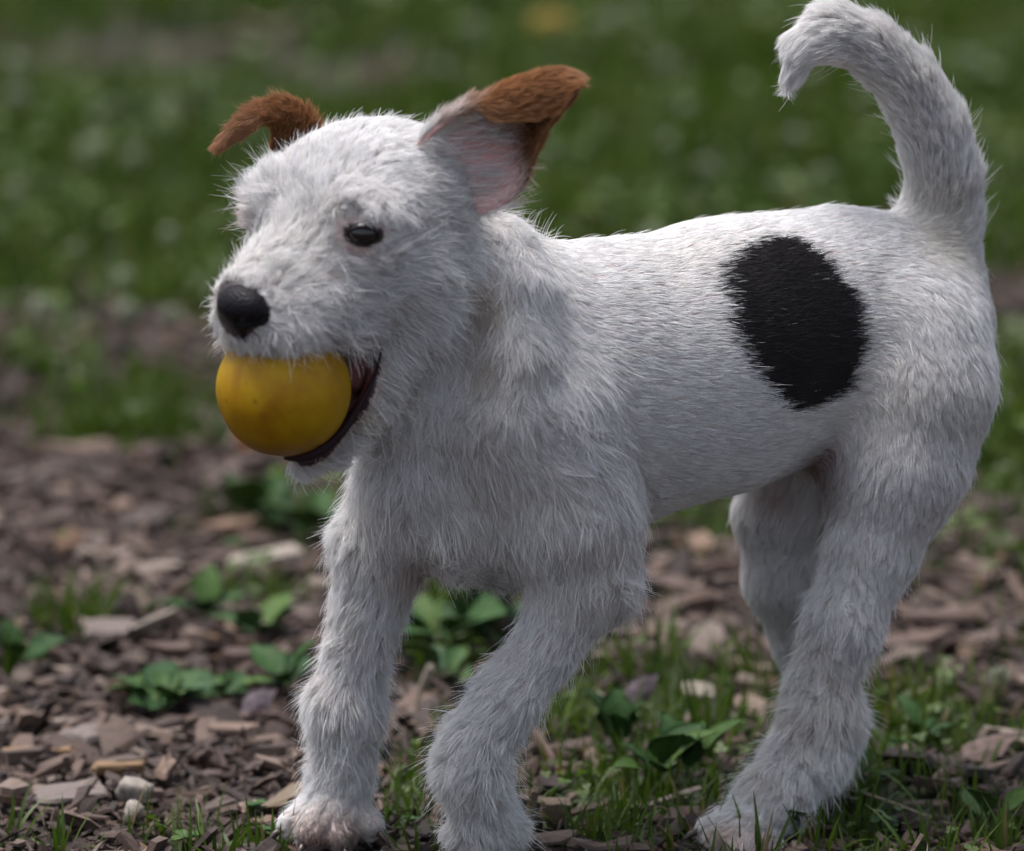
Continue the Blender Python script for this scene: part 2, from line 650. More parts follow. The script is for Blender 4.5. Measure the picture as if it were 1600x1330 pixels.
def green(r, n, x=None, y=None):
    a, b, c = np.array([.048, .088, .012]), np.array([.098, .142, .018]), np.array([.034, .072, .018])
    t = r.random((n, 1))
    k_ = r.random((n, 1))
    if x is not None:
        big = np.clip(.5 + .5 * hnoise(x, y, 45, 31), 0, 1)[:, None]
        t = np.clip(t * .6 + big * .5, 0, 1)
    col = a * (1 - t) + b * t
    col = col * (1 - .35 * k_) + c * .35 * k_
    dry = r.random(n) < .04
    col[dry] = (.17, .13, .06)
    return col * r.uniform(.62, 1.0, (n, 1))


gr_ = np.random.default_rng(5)
LV, LQ, LC, bi = [], [], [], 0
for (n, xr, yr, hh, ww, seg) in [(95000, (-62, 62), (60, 205), 3.6, .30, 3), (26000, (-140, 140), (60, 300), 4.2, .55, 3), (22000, (-170, 170), (200, 520), 4.5, .9, 2),
                                 (85000, (-45, 45), (-15, 86), 2.7, .19, 3)]:
    x, y = gr_.uniform(*xr, n), gr_.uniform(*yr, n)
    g = grassy(x, y)
    clumpy = np.clip(.55 + .6 * hnoise(x, y, 9, 41), 0.05, 1)
    m = gr_.random(n) < g * clumpy
    x, y = x[m], y[m]
    n = len(x)
    h = hh * gr_.uniform(.45, 1.25, n) * (.8 + .4 * np.clip(hnoise(x, y, 16, 42), -1, 1))
    v_, q_, pv = blades(gr_, x, y, gz(x, y) - .3, h, ww * gr_.uniform(.6, 1.3, n), seg, .55 if hh > 3 else .85)
    LV.append(v_); LQ.append(q_ + bi); bi += len(v_)
    LC.append(np.repeat(green(gr_, n, x, y), pv, 0))
me = np_mesh('lawn_grass', np.concatenate(LV) * CM, quads=np.concatenate(LQ), mat=M['grass'])
set_col(me, 'leaf_color', np.concatenate(LC))
tag(put(bpy.data.objects.new('lawn_grass', me)), 'short green lawn grass growing behind the puppy and in patches through the mulch', 'grass', kind='stuff')

# low clover leaves mixed into the lawn: three round leaflets each
n = 15000
x, y = gr_.uniform(-65, 65, n), gr_.uniform(40, 215, n)
m = gr_.random(n) < grassy(x, y) * np.clip(.35 + .9 * hnoise(x, y, 24, 51), 0, 1)
x2, y2 = gr_.uniform(-40, 40, 7000), gr_.uniform(-14, 62, 7000)
m2 = gr_.random(7000) < grassy(x2, y2) * np.clip(.25 + .8 * hnoise(x2, y2, 12, 52), 0, 1) * .8
big_ = np.concatenate([np.full(m.sum(), 1.0), np.full(m2.sum(), .55)])
x, y = np.concatenate([x[m], x2[m2]]), np.concatenate([y[m], y2[m2]])
n = len(x)
hz = np.concatenate([gr_.uniform(1.2, 3.6, int(m.sum())), gr_.uniform(.5, 1.6, int(m2.sum()))])
disc = []
for l_ in range(3):
    a = l_ * 2.094
    c = np.array([math.cos(a), math.sin(a)]) * .5
    ring = [(c[0] + .46 * math.cos(a + q), c[1] + .46 * math.sin(a + q), .06) for q in np.linspace(-2.7, 2.7, 6)]
    disc.append([(c[0] * .1, c[1] * .1, -.02)] + ring)
disc = np.array(disc)                                     # 3 x 7 x 3
dt = np.array([(0, i, i + 1) for i in range(1, 6)])
Rm = rot_mats(gr_, n, .35)
sc = gr_.uniform(.4, .8, n) * big_
pv = np.einsum('nij,vj->nvi', Rm, disc.reshape(-1, 3)) * sc[:, None, None] + np.stack([x, y, gz(x, y) + hz], 1)[:, None]
tt = np.concatenate([dt + 7 * i for i in range(3)])
me = np_mesh('clover_cover', pv.reshape(-1, 3) * CM, tris=(tt[None] + (np.arange(n) * 21)[:, None, None]).reshape(-1, 3), mat=M['grass'])
set_col(me, 'leaf_color', np.repeat(np.array([.055, .088, .016]) * gr_.uniform(.6, 1.4, (n, 1)), 21, 0))
tag(put(bpy.data.objects.new('clover_cover', me)), 'low round clover leaves spread among the grass blades', 'clover', kind='stuff')


# ------------------------------------------------------------------ grass tufts one can pick out
def tuft_mesh(r, n, rad, h, w, lean=.5):
    a, q = r.random(n) * 6.283, np.sqrt(r.random(n)) * rad
    v_, q_, pv = blades(r, q * np.cos(a), q * np.sin(a), np.full(n, -.3), h * r.uniform(.5, 1.2, n), w * r.uniform(.6, 1.2, n), 5, lean, az=a + r.normal(0, .6, n))
    me = np_mesh('grass_tuft', v_ * CM, quads=q_, mat=M['grass'])
    set_col(me, 'leaf_color', np.repeat(green(r, n), pv, 0))
    return me


tr_ = np.random.default_rng(77)
small_t = [tuft_mesh(tr_, 16, .9, 3.0, .22) for _ in range(4)]
tall_t = [tuft_mesh(tr_, 12, .7, 5.0, .24, .4) for _ in range(3)]
dense_t = [tuft_mesh(tr_, 110, 2.6, 3.4, .26, .6) for _ in range(2)]
TL = [('dense', 130, 975, 'thick short grass tuft alone in the mulch at the left edge'),
      ('dense', 150, 690, 'blurred broad grass clump on the mulch, left half'), ('dense', 240, 695, 'blurred broad grass clump on the mulch, right half beside the ball'),
      ('tall', 1010, 1075, 'tall thin grass tuft behind the raised front leg'), ('tall', 1045, 1060, 'tall leaning grass tuft between the front and hind legs'),
      ('tall', 1110, 1180, 'tall grass tuft just in front of the hind foot'), ('tall', 1190, 1075, 'slim grass tuft touching the hind shin'),
      ('small', 1095, 1305, 'short grass tuft at the toes of the hind foot'), ('small', 1175, 1345, 'three blades of grass poking up over the hind paw'),
      ('small', 975, 1290, 'short grass tuft beside the cut wooden block'), ('small', 925, 1310, 'small grass tuft under the wooden block'),
      ('small', 1040, 1250, 'short grass tuft among the broad weed leaves'), ('tall', 1590, 1030, 'grass tuft at the right edge above the clover flower'),
      ('small', 1390, 1110, 'short grass tuft just behind the hock'), ('small', 1450, 1330, 'low grass tuft at the bottom right of the dog'),
      ('small', 1330, 1290, 'grass tuft directly behind the hind paw'), ('small', 1290, 1330, 'grass tuft in the shade of the hind paw'),
      ('small', 95, 1330, 'tiny grass tuft in the mulch at the bottom left corner'), ('small', 10, 1310, 'tiny grass tuft at the very left bottom edge'),
      ('small', 335, 1340, 'tiny grass tuft next to the clover sprig'), ('small', 420, 1335, 'tiny grass tuft left of the front paw'),
      ('small', 660, 1335, 'small grass tuft between the two front paws'), ('small', 840, 1150, 'small grass tuft right of the raised paw'),
      ('tall', 690, 970, 'soft grass tuft behind the front legs, under the chest'), ('small', 770, 960, 'light green grass tuft under the brisket'),
      ('small', 1520, 1140, 'thin grass tuft behind the brown dry leaf'), ('small', 870, 1220, 'grass tuft right behind the wooden block'),
      ('small', 1540, 1325, 'small grass tuft below the round weed leaf')]
for kind_, u, v, lab in TL:
    src = {'small': small_t, 'tall': tall_t, 'dense': dense_t}[kind_]
    o = put(bpy.data.objects.new('grass_tuft', src[int(tr_.integers(len(src)))]))
    c = G(u, v)
    o.location = (c[0] * CM, c[1] * CM, float(gz(c[0], c[1]) - .1) * CM)
    o.rotation_euler = (0, 0, tr_.random() * 6.28)
    s_ = tr_.uniform(.85, 1.1)
    o.scale = (s_, s_, s_)
    tag(o, lab, 'grass', 'grass tufts growing through the mulch')

# ------------------------------------------------------------------ broad leaved weeds
k = Nodes('weed_leaf')
inf = k.n('ShaderNodeObjectInfo')
tc = k.n('ShaderNodeTexCoord')
lc = k.ramp(inf.outputs['Random'], [(0, (.028, .070, .022)), (.4, (.048, .105, .030)), (.75, (.075, .135, .028)), (1, (.05, .10, .05))])
ns = k.noise(300, 4, .6, tc.outputs['Object'])
lcc = k.mix(.5, lc, k.ramp(ns.outputs['Fac'], [(.3, (.6, .6, .6)), (.7, (1, 1, 1))]), 'MULTIPLY')
k.l(lcc, k.b.inputs['Base Color'])
k.b.inputs['Roughness'].default_value = .6
k.b.inputs['Specular IOR Level'].default_value = .2
k.bump(ns.outputs['Fac'], .35, .001)
tr = k.n('ShaderNodeBsdfTranslucent')
k.l(k.mix(1, lcc, (1.1, 1.3, .5), 'MULTIPLY'), tr.inputs['Color'])
mx = k.n('ShaderNodeMixShader')
mx.inputs[0].default_value = .25
k.l(k.b.outputs[0], mx.inputs[1]); k.l(tr.outputs[0], mx.inputs[2]); k.l(mx.outputs[0], k.out.inputs['Surface'])
M['leaf'] = k.m


def leaf_mesh(r, name, L, W, lobes, arch, mat, curl=.0, stem=.25):
    """leaf along +x with a midrib fold, arched down"""
    I, J = 15, 7
    v = []
    for i in range(I):
        t = i / (I - 1)
        if t < stem:
            w = .035
        else:
            q = (t - stem) / (1 - stem)
            w = math.sin(math.pi * min(q ** .75, 1)) * .5 * (1 - .18 * q) + .02
            w *= 1 + lobes * math.sin(q * math.pi * 7)
        for j in range(J):
            s_ = j / (J - 1) * 2 - 1
            z = abs(s_) * w * .35 + arch * math.sin(t * math.pi * .62) - curl * (s_ * w) ** 2 * 4 + .018 * math.sin(t * 19 + s_ * 5) * w * 2
            v.append((t * L, s_ * w * W, z * W if False else z * L * .6))
    v = np.array(v)
    q = []
    for i in range(I - 1):
        for j in range(J - 1):
            a = i * J + j
            q.append((a, a + J, a + J + 1, a + 1))
    # closed: a thin underside
    N = len(v)
    u = v.copy(); u[:, 2] -= .03
    q2 = [(N + d, N + c, N + b, N + a) for a, b, c, d in q]
    rim = [(0, j) for j in range(J - 1)] + [(i, J - 1) for i in range(I - 1)] + [(I - 1, j) for j in range(J - 1, 0, -1)] + [(i, 0) for i in range(I - 1, 0, -1)]
    rq = []
    for a, b in zip(rim, rim[1:] + rim[:1]):
        ia, ib = a[0] * J + a[1], b[0] * J + b[1]
        rq.append((ib, ia, N + ia, N + ib))
    return np_mesh(name, np.concatenate([v, u]) * CM, quads=np.array(q + q2 + rq), mat=mat)


wr = np.random.default_rng(31)
leaf_lib = [leaf_mesh(wr, 'leaf', 3.2, 1.9, lb, ar, M['leaf']) for lb, ar in [(.16, .25), (.10, .35), (0, .30), (.2, .18), (.0, .45)]]


def weed(u, v, n, size, lab, az0=0, spread=6.283, up=.35):
    c = G(u, v)
    e = put(bpy.data.objects.new('broadleaf_weed', None))
    e.location = (c[0] * CM, c[1] * CM, float(gz(c[0], c[1])) * CM)
    e.empty_display_size = .01
    tag(e, lab, 'weed', 'broad leaved weeds in the mulch')
    for i in range(n):
        o = put(bpy.data.objects.new('leaf', leaf_lib[int(wr.integers(len(leaf_lib)))]), e)
        o.rotation_euler = (wr.normal(0, .25), -abs(wr.normal(up, .22)), az0 + spread * i / n + wr.normal(0, .2))
        s_ = size * wr.uniform(.75, 1.15)
        o.scale = (s_, s_, s_)
        o.location = (0, 0, .004 * wr.random())


weed(255, 1108, 11, .95, 'flat rosette of lobed leaves on the mulch left of the front paw', up=.2)
weed(345, 1095, 8, .85, 'second leafy rosette against the first, nearer the front leg', up=.3)
weed(410, 1010, 6, .9, 'small blurred leafy weed left of the front leg')
weed(320, 975, 4, .8, 'small blue-green weed behind the leafy rosettes')
weed(700, 1015, 8, 1.5, 'leafy weed with wide leaves standing behind the raised front leg', up=.35)
weed(760, 1000, 6, 1.3, 'leafy weed under the chest, right beside the raised foreleg', up=.6)
weed(700, 1070, 5, .9, 'low weed sprouting between the two front legs')
weed(1030, 1235, 7, 1.05, 'dark broad leaved weed between the front and hind paws', up=.35)
weed(1075, 1225, 3, 1.1, 'upright oval weed leaves in front of the hind foot', up=.9)
weed(965, 1180, 4, 1.0, 'small weed with an upright leaf left of the dark broad weed', up=.8)
weed(1440, 1160, 5, .7, 'small weed in the grass right of the hock')
weed(1545, 1290, 3, .9, 'single round leaved weed at the bottom right corner', up=.4)
weed(1330, 1250, 5, .9, 'low weed tucked behind the hind paw')
weed(400, 830, 6, 1.2, 'large blurred leafy weed below the chin', up=.5)
weed(480, 850, 6, 1.2, 'blurred green weed touching the foreleg', up=.4)
weed(20, 1050, 4, .9, 'blurred weed at the left edge of the mulch')
weed(1240, 1310, 4, .7, 'tiny weed beneath the hind paw')
weed(450, 1080, 5, .9, 'weed leaves just left of the front knee')

# clover sprigs, each three leaflets on stalks
def leaflet_mesh():
    ring = [(0, 0, 0)]
    for q in np.linspace(-2.75, 2.75, 13):
        ring.append((.5 + .5 * math.cos(q) - (.10 if abs(q) < .25 else 0), .46 * math.sin(q), .10 * abs(math.sin(q))))
    v = np.array(ring)
    t = [(0, i, i + 1) for i in range(1, 13)]
    u = v.copy(); u[:, 2] -= .03
    t2 = [(14 + a, 14 + c, 14 + b) for a, b, c in t]
    return np_mesh('leaflet', np.concatenate([v, u]) * CM, tris=np.array(t + t2), mat=M['leaf'])


def tube(name, pts, rads, mat, n=6):
    pts = np.asarray(pts, float)
    v = []
    for i, p_ in enumerate(pts):
        d = pts[min(i + 1, len(pts) - 1)] - pts[max(i - 1, 0)]
        d = d / np.linalg.norm(d)
        a = np.cross(d, [0, 0, 1.0] if abs(d[2]) < .9 else [1.0, 0, 0]); a /= np.linalg.norm(a)
        b = np.cross(d, a)
        for j in range(n):
            q = j / n * 6.283
            v.append(p_ + (a * math.cos(q) + b * math.sin(q)) * rads[i])
    q = []
    for i in range(len(pts) - 1):
        for j in range(n):
            q.append((i * n + j, i * n + (j + 1) % n, (i + 1) * n + (j + 1) % n, (i + 1) * n + j))
    N = len(v)
    v += [pts[0], pts[-1]]
    t = [(N, (j + 1) % n, j) for j in range(n)] + [(N + 1, (len(pts) - 1) * n + j, (len(pts) - 1) * n + (j + 1) % n) for j in range(n)]
    return np_mesh(name, np.array(v) * CM, tris=np.array(t), quads=np.array(q), mat=mat)


lf = leaflet_mesh()
stalk = tube('stalk', [(0, 0, -.3), (.05, 0, .5), (0, .05, 1.0)], [.035, .03, .03], M['leaf'], 5)


def clover(u, v, n, size, lab):
    c = G(u, v)
    e = put(bpy.data.objects.new('clover_sprig', None))
    e.location = (c[0] * CM, c[1] * CM, float(gz(c[0], c[1])) * CM)
    tag(e, lab, 'clover', 'clover sprigs at the front of the mulch')
    for i in range(n):
        s_ = size * wr.uniform(.8, 1.15)
        dx, dy = (wr.normal(0, .55, 2)) * size * (n > 1)
        st = put(bpy.data.objects.new('stalk', stalk), e)
        st.location = (dx * CM, dy * CM, 0)
        hh = wr.uniform(.6, 1.3) * size
        st.scale = (1, 1, hh)
        az = wr.random() * 6.28
        for j in range(3):
            o = put(bpy.data.objects.new('leaflet', lf), e)
            o.location = (dx * CM, dy * CM, hh * CM)
            o.rotation_euler = (0, -.15 + wr.normal(0, .1), az + j * 2.094)
            o.scale = (s_ * .75,) * 3


clover(300, 1322, 2, 1.0, 'dark clover sprig at the bottom edge, left of the front paw')
clover(388, 1275, 4, .6, 'small pale clover sprig close to the front paw')
clover(425, 1318, 3, .55, 'tiny clover sprig touching the front toes')
clover(655, 1290, 2, .6, 'clover sprig between the front paws')
clover(1250, 1215, 6, .6, 'clover sprig hidden behind the hind foot')
clover(1400, 1180, 6, .6, 'clover patch in the grass right of the heel')
clover(1470, 1130, 5, .55, 'clover sprig right of the hock, among thin grass')
clover(1385, 1290, 6, .6, 'clover patch right of the hind paw')
clover(1100, 1150, 4, .6, 'clover sprig next to the pale chip in the grass')
clover(930, 1180, 4, .55, 'clover sprig right of the raised paw')
clover(1300, 1110 + 60, 4, .55, 'clover sprig under the hock')

# ------------------------------------------------------------------ white clover flowers and a yellow one, out of focus
k = Nodes('clover_petal')
tc = k.n('ShaderNodeTexCoord')
sep = k.n('ShaderNodeSeparateXYZ')
k.l(tc.outputs['Generated'], sep.inputs[0])
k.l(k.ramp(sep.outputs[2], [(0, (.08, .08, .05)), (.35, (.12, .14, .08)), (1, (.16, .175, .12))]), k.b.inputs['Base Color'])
k.b.inputs['Roughness'].default_value = .7
M['petal'] = k.m
k = Nodes('yellow_petal')
k.l(k.ramp(k.noise(300).outputs['Fac'], [(.3, (.20, .13, .005)), (.7, (.28, .20, .01))]), k.b.inputs['Base Color'])
M['yellow'] = k.m


def head_mesh(name, mat, n=44, rad=.55, plen=.42, flat=.9):
    v, t = [], []
    for i in range(n):
        z = 1 - 1.75 * (i + .5) / n
        a = i * 2.39996
        rr = math.sqrt(max(1 - z * z, 0))
        d = np.array([rr * math.cos(a), rr * math.sin(a), z * flat])
        s1 = np.cross(d, [0, 0, 1.0]); s1 /= np.linalg.norm(s1) + 1e-6
        s2 = np.cross(d, s1)
        c = d * rad
        tip = c + d * plen + np.array([0, 0, .10])
        k0 = len(v)
        v += [c + s1 * .12, c + s2 * .09, c - s1 * .12, c - s2 * .09, tip + s1 * .06, tip - s1 * .06]
        t += [(k0, k0 + 1, k0 + 4), (k0 + 1, k0 + 5, k0 + 4), (k0 + 1, k0 + 2, k0 + 5), (k0 + 2, k0 + 3, k0 + 5), (k0 + 3, k0 + 4, k0 + 5), (k0 + 3, k0, k0 + 4)]
    return np_mesh(name, np.array(v) * CM, tris=np.array(t), mat=mat)


fl_head = head_mesh('flower_head', M['petal'])
yl_head = head_mesh('flower_head', M['yellow'], 60, .5, .75, .35)
fstem = tube('stem', [(0, 0, -4), (.12, .05, -2), (0, 0, -.3)], [.07, .06, .06], M['leaf'], 5)
FLW = [(195, 437, 1.1, 'whitish clover flower directly above the palest one, left of the muzzle'), (199, 491, 1.45, 'palest clover flower, left of the nose'),
       (66, 483, 1.2, 'clover flower near the left edge, level with the nose'), (177, 170, 1.1, 'clover flower above left of the far ear tip'),
       (264, 166, 1.1, 'clover flower nearest the far ear tip, above it'), (143, 236, 1.3, 'clover flower left of the far ear tip'),
       (208, 250, 1.2, 'clover flower between the far ear tip and its left neighbour'), (266, 368, 1.0, 'lone faint clover flower left of the brow'),
       (22, 105, 1.5, 'large clover flower at the top left edge, upper of a pair'), (26, 155, 1.4, 'large clover flower at the top left edge, lower of a pair'),
       (268, 497, 1.2, 'pinkish clover flower beside the palest one'), (950, 38, 1.3, 'faint clover flower right of the yellow flower'),
       (1515, 97, 1.2, 'clover flower right of the tail at the top right'), (690, 112, 1.2, 'clover flower between the two ears'),
       (1075, 170, 1.1, 'clover flower above the middle of the back'), (1240, 215, 1.1, 'clover flower in the curve under the tail tip'),
       (1100, 262, 1.0, 'clover flower low above the back'), (740, 45, 1.3, 'clover flower at the top, left of the yellow flower'),
       (1545, 280, 1.0, 'clover flower right of the tail base'), (1040, 100, 1.2, 'clover flower left of the tail tip'),
       (20, 300, 1.1, 'clover flower at the left edge halfway up the lawn'), (1420, 60, 1.0, 'clover flower inside the tail curl near the top')]
for (u, v, s_, lab) in FLW:
    hgt = 3.4
    c = G(u, v, hgt)
    e = put(bpy.data.objects.new('clover_flower', None))
    e.location = Vector(c * CM)
    e.rotation_euler = (wr.normal(0, .2), wr.normal(0, .2), wr.random() * 6)
    e.scale = (s_ * .62,) * 3
    tag(e, lab, 'flower', 'white clover flowers in the lawn')
    put(bpy.data.objects.new('flower_head', fl_head), e)
    put(bpy.data.objects.new('stem', fstem), e)
c = G(1562, 1060, 1.8)
e = put(bpy.data.objects.new('clover_flower', None))
e.location = Vector(c * CM); e.scale = (.65,) * 3
tag(e, 'small sharp white clover flower low at the right edge beside the mulch', 'flower', 'white clover flowers in the lawn')
put(bpy.data.objects.new('flower_head', fl_head), e)
put(bpy.data.objects.new('stem', fstem), e)
c = G(865, 36, 5)
e = put(bpy.data.objects.new('yellow_flower', None))
e.location = Vector(c * CM); e.scale = (1.35,) * 3
tag(e, 'single blurred yellow flower in the lawn above the near ear', 'flower')
put(bpy.data.objects.new('flower_head', yl_head), e)
put(bpy.data.objects.new('stem', fstem), e)

# ------------------------------------------------------------------ single pieces lying on the mulch
def mat_wood(name, c0, c1, sc=(150, 1200, 1200)):
    k = Nodes(name)
    tc = k.n('ShaderNodeTexCoord')
    mp = k.n('ShaderNodeMapping'); mp.inputs['Scale'].default_value = sc
    k.l(tc.outputs['Object'], mp.inputs['Vector'])
    g_ = k.noise(1, 5, .65, mp.outputs['Vector'])
    k.l(k.ramp(g_.outputs['Fac'], [(.3, c0), (.65, c1)]), k.b.inputs['Base Color'])
    k.b.inputs['Roughness'].default_value = .8
    k.bump(g_.outputs['Fac'], .7, .001)
    return k.m


def lump(name, size, seed, mat, rough=.12, sub=3, boxy=.5):
    """an irregular closed lump: subdivided box pulled towards a sphere and knocked about"""
    import bmesh
    r = np.random.default_rng(seed)
    bm = bmesh.new()
    bmesh.ops.create_cube(bm, size=1)
    bmesh.ops.subdivide_edges(bm, edges=bm.edges[:], cuts=sub, use_grid_fill=True)
    for v in bm.verts:
        c = v.co.copy()
        s_ = c.normalized() * .5
        v.co = c.lerp(s_, 1 - boxy)
    P0 = np.array([v.co[:] for v in bm.verts])
    N0 = snoise(P0, .45, seed) * rough * .5 + snoise(P0, .16, seed + 1) * rough * .28
    for v, d in zip(bm.verts, N0):
        v.co = Vector([(v.co[i] + d[i]) * size[i] * CM for i in range(3)])
    me = bpy.data.meshes.new(name)
    bm.to_mesh(me); bm.free()
    me.materials.append(mat)
    return me


def piece(name, me, u, v, z, rot, lab, cat, sm=False):
    c = G(u, v)
    o = put(bpy.data.objects.new(name, me))
    o.location = (c[0] * CM, c[1] * CM, (float(gz(c[0], c[1])) + z) * CM)
    o.rotation_euler = rot
    for p_ in me.polygons:
        p_.use_smooth = sm
    return tag(o, lab, cat)


W1 = mat_wood('weathered_wood', (0.061, 0.040, 0.025), (0.187, 0.137, 0.086), (1200, 1200, 160))
W2 = mat_wood('pale_wood', (0.158, 0.130, 0.101), (0.302, 0.259, 0.216))
W3 = mat_wood('tan_wood', (0.115, 0.065, 0.029), (0.216, 0.130, 0.061))
W4 = mat_wood('grey_wood', (0.072, 0.054, 0.047), (0.173, 0.137, 0.119))
STN = mat_wood('stone', (0.144, 0.122, 0.104), (0.274, 0.238, 0.202), (400, 400, 400))
DRY = mat_wood('dry_leaf', (0.061, 0.036, 0.029), (0.144, 0.097, 0.079), (250, 250, 250))
PUR = mat_wood('purple_leaf', (0.054, 0.040, 0.047), (0.115, 0.086, 0.097), (250, 250, 250))
ORG = mat_wood('orange_leaf', (0.158, 0.058, 0.022), (0.302, 0.122, 0.043), (250, 250, 250))
piece('wood_block', lump('wood_block', (1.35, .9, 1.3), 3, W1, .10, 4, .82), 868, 1288, .45, (.1, .15, .2), 'squarish weathered block of wood right of the raised paw', 'wood block')
piece('wood_stick', lump('wood_stick', (.4, .4, 2.4), 5, W1, .10, 4, .75), 828, 1290, .7, (.1, .25, 0), 'short upright splinter standing left of the wooden block', 'wood splinter')
piece('wood_stick', lump('wood_stick', (.35, .3, 2.3), 6, W2, .10, 4, .75), 662, 1092, .8, (.25, .3, .2), 'pale splinter standing between the two front legs', 'wood splinter')
piece('wood_slab', lump('wood_slab', (3.2, 1.9, .4), 8, W4, .10, 4, .8), 108, 1262, .5, (.12, -.05, .25), 'flat grey wood slab at the bottom left of the mulch', 'wood slab')
piece('stone', lump('stone', (1.7, 1.2, 1.5), 11, STN, .16, 4, .35), 210, 1256, .45, (.2, .3, .1), 'pale rounded stone right of the grey wood slab', 'stone', True)
piece('stone', lump('stone', (1.0, .8, 1.1), 12, STN, .16, 4, .35), 208, 1288, .3, (.3, .1, 1.1), 'smaller tan stone just below the pale rounded one', 'stone', True)
piece('wood_slab', lump('wood_slab', (2.6, .8, .5), 14, W3, .10, 4, .6), 186, 1212, .4, (0, .05, .25), 'orange tan wood piece in the mulch above the pale stone', 'wood slab')
piece('wood_slab', lump('wood_slab', (4.2, .7, .6), 15, W3, .08, 4, .6), 55, 1188, .5, (0, -.04, -.06), 'long tan wood piece at the left edge', 'wood slab')
piece('wood_slab', lump('wood_slab', (3.0, 1.6, 1.0), 16, W4, .16, 4, .55), 140, 1165, .5, (.1, .1, .9), 'thick dark splintered wood chunk left of the rosette', 'wood slab')
piece('wood_slab', lump('wood_slab', (3.0, .25, 1.6), 17, W2, .08, 4, .8), 237, 1012, .7, (.5, -.35, .3), 'pale upright wood shard above the rosette', 'wood slab')
piece('wood_slab', lump('wood_slab', (2.8, 1.6, .9), 18, W4, .14, 4, .5), 172, 1008, .5, (.3, 0, .1), 'grey rounded wood piece left of the pale shard', 'wood slab')
piece('wood_slab', lump('wood_slab', (2.0, 3.4, .5), 19, W1, .12, 4, .6), 455, 1262, .6, (.1, -.4, -.5), 'curved brown bark strip leaning by the front paw', 'bark strip')
piece('wood_slab', lump('wood_slab', (3.8, 1.3, .5), 20, W2, .10, 4, .65), 415, 893, .9, (.2, -.15, .25), 'large pale wood slab beside the front leg', 'wood slab')
piece('wood_slab', lump('wood_slab', (1.6, .9, .3), 21, W2, .10, 4, .65), 1092, 1112, 1.2, (.6, .2, .15), 'whitish chip caught in the grass between the legs', 'wood slab')
piece('wood_slab', lump('wood_slab', (3.6, .5, .45), 22, W4, .08, 4, .7), 1045, 1268, .5, (0, -.2, .35), 'narrow grey stick of wood under the broad weed', 'wood slab')
# dry curled leaves
for (u, v, z, rot, sc_, mt, lab) in [
        (1490, 1200, .5, (.4, -.2, .3), 1.1, DRY, 'large curled brown leaf in the mulch at the right'),
        (1440, 1195, .5, (-.3, .1, 2.2), .8, DRY, 'smaller brown leaf left of the large curled one'),
        (372, 1128, .6, (.9, -.45, .4), .75, PUR, 'dull purple dry leaf right of the green rosette'),
        (975, 1130, .9, (1.0, -.6, .6), .8, PUR, 'dull purple leaf standing in grass right of the foreleg'),
        (375, 745, 1.4, (1.2, -1.15, .3), 1.1, ORG, 'blurred orange dead leaf standing below the ball'),
        (1330, 1225, .5, (.5, .2, 2.6), .9, DRY, 'dark dead leaf against the heel')]:
    me = leaf_mesh(wr, 'dead_leaf', 3.0, 1.7, .10, .06, mt, .35, .12)
    o = piece('dead_leaf', me, u, v, z, rot, lab, 'dead leaf', True)
    o.scale = (sc_,) * 3
a, b = G(1285, 1228, .8), G(1455, 1278, .4)
STRAW = mat_wood('straw', (0.158, 0.122, 0.072), (0.302, 0.252, 0.173))
me = tube('straw', [a, lerp(a, b, .35) + [0, 0, .25], lerp(a, b, .7) + [0, .2, .1], b], [.07, .08, .07, .05], STRAW, 6)
tag(put(bpy.data.objects.new('straw', me)), 'thin pale straw lying right of the hind foot', 'straw')
for (p0, p1, hgt, w_, lab) in [((1330, 1240), (1475, 1300), 1.5, .26, 'long arching grass blade right of the hind foot'),
                               ((1405, 1205), (1500, 1345), 2.4, .12, 'long thin grass stalk crossing the arching blade')]:
    a, b = G(*p0), G(*p1)
    pts = [lerp(a, b, t) + np.array([0, 0, hgt * math.sin(math.pi * min(t + .15, 1)) + .2]) for t in np.linspace(0, 1, 9)]
    sd = np.array([0.3, .9, .3]); v_ = []
    for i, p_ in enumerate(pts):
        ww = w_ * (1 - (i / 8) ** 2 * .9)
        v_ += [p_ - sd * ww / 2, p_ + np.array([0, 0, -.04]), p_ + sd * ww / 2]
    q_ = []
    for i in range(8):
        q_ += [(3 * i, 3 * i + 1, 3 * i + 4, 3 * i + 3), (3 * i + 1, 3 * i + 2, 3 * i + 5, 3 * i + 4)]
    me = np_mesh('grass_blade', np.array(v_) * CM, quads=np.array(q_), mat=M['grass'])
    set_col(me, 'leaf_color', np.tile([.075, .13, .025], (len(v_), 1)))
    tag(put(bpy.data.objects.new('grass_stalk', me)), lab, 'grass')

# ------------------------------------------------------------------ the dog's coat-independent shape
PX = 1 / 34.0
YAW = math.radians(25)
BF = np.array([-math.cos(YAW), -math.sin(YAW), 0.0])      # body forward
BR = np.array([-math.sin(YAW), math.cos(YAW), 0.0])       # dog's right (away from camera)
prims = []
GROUPS = [0]

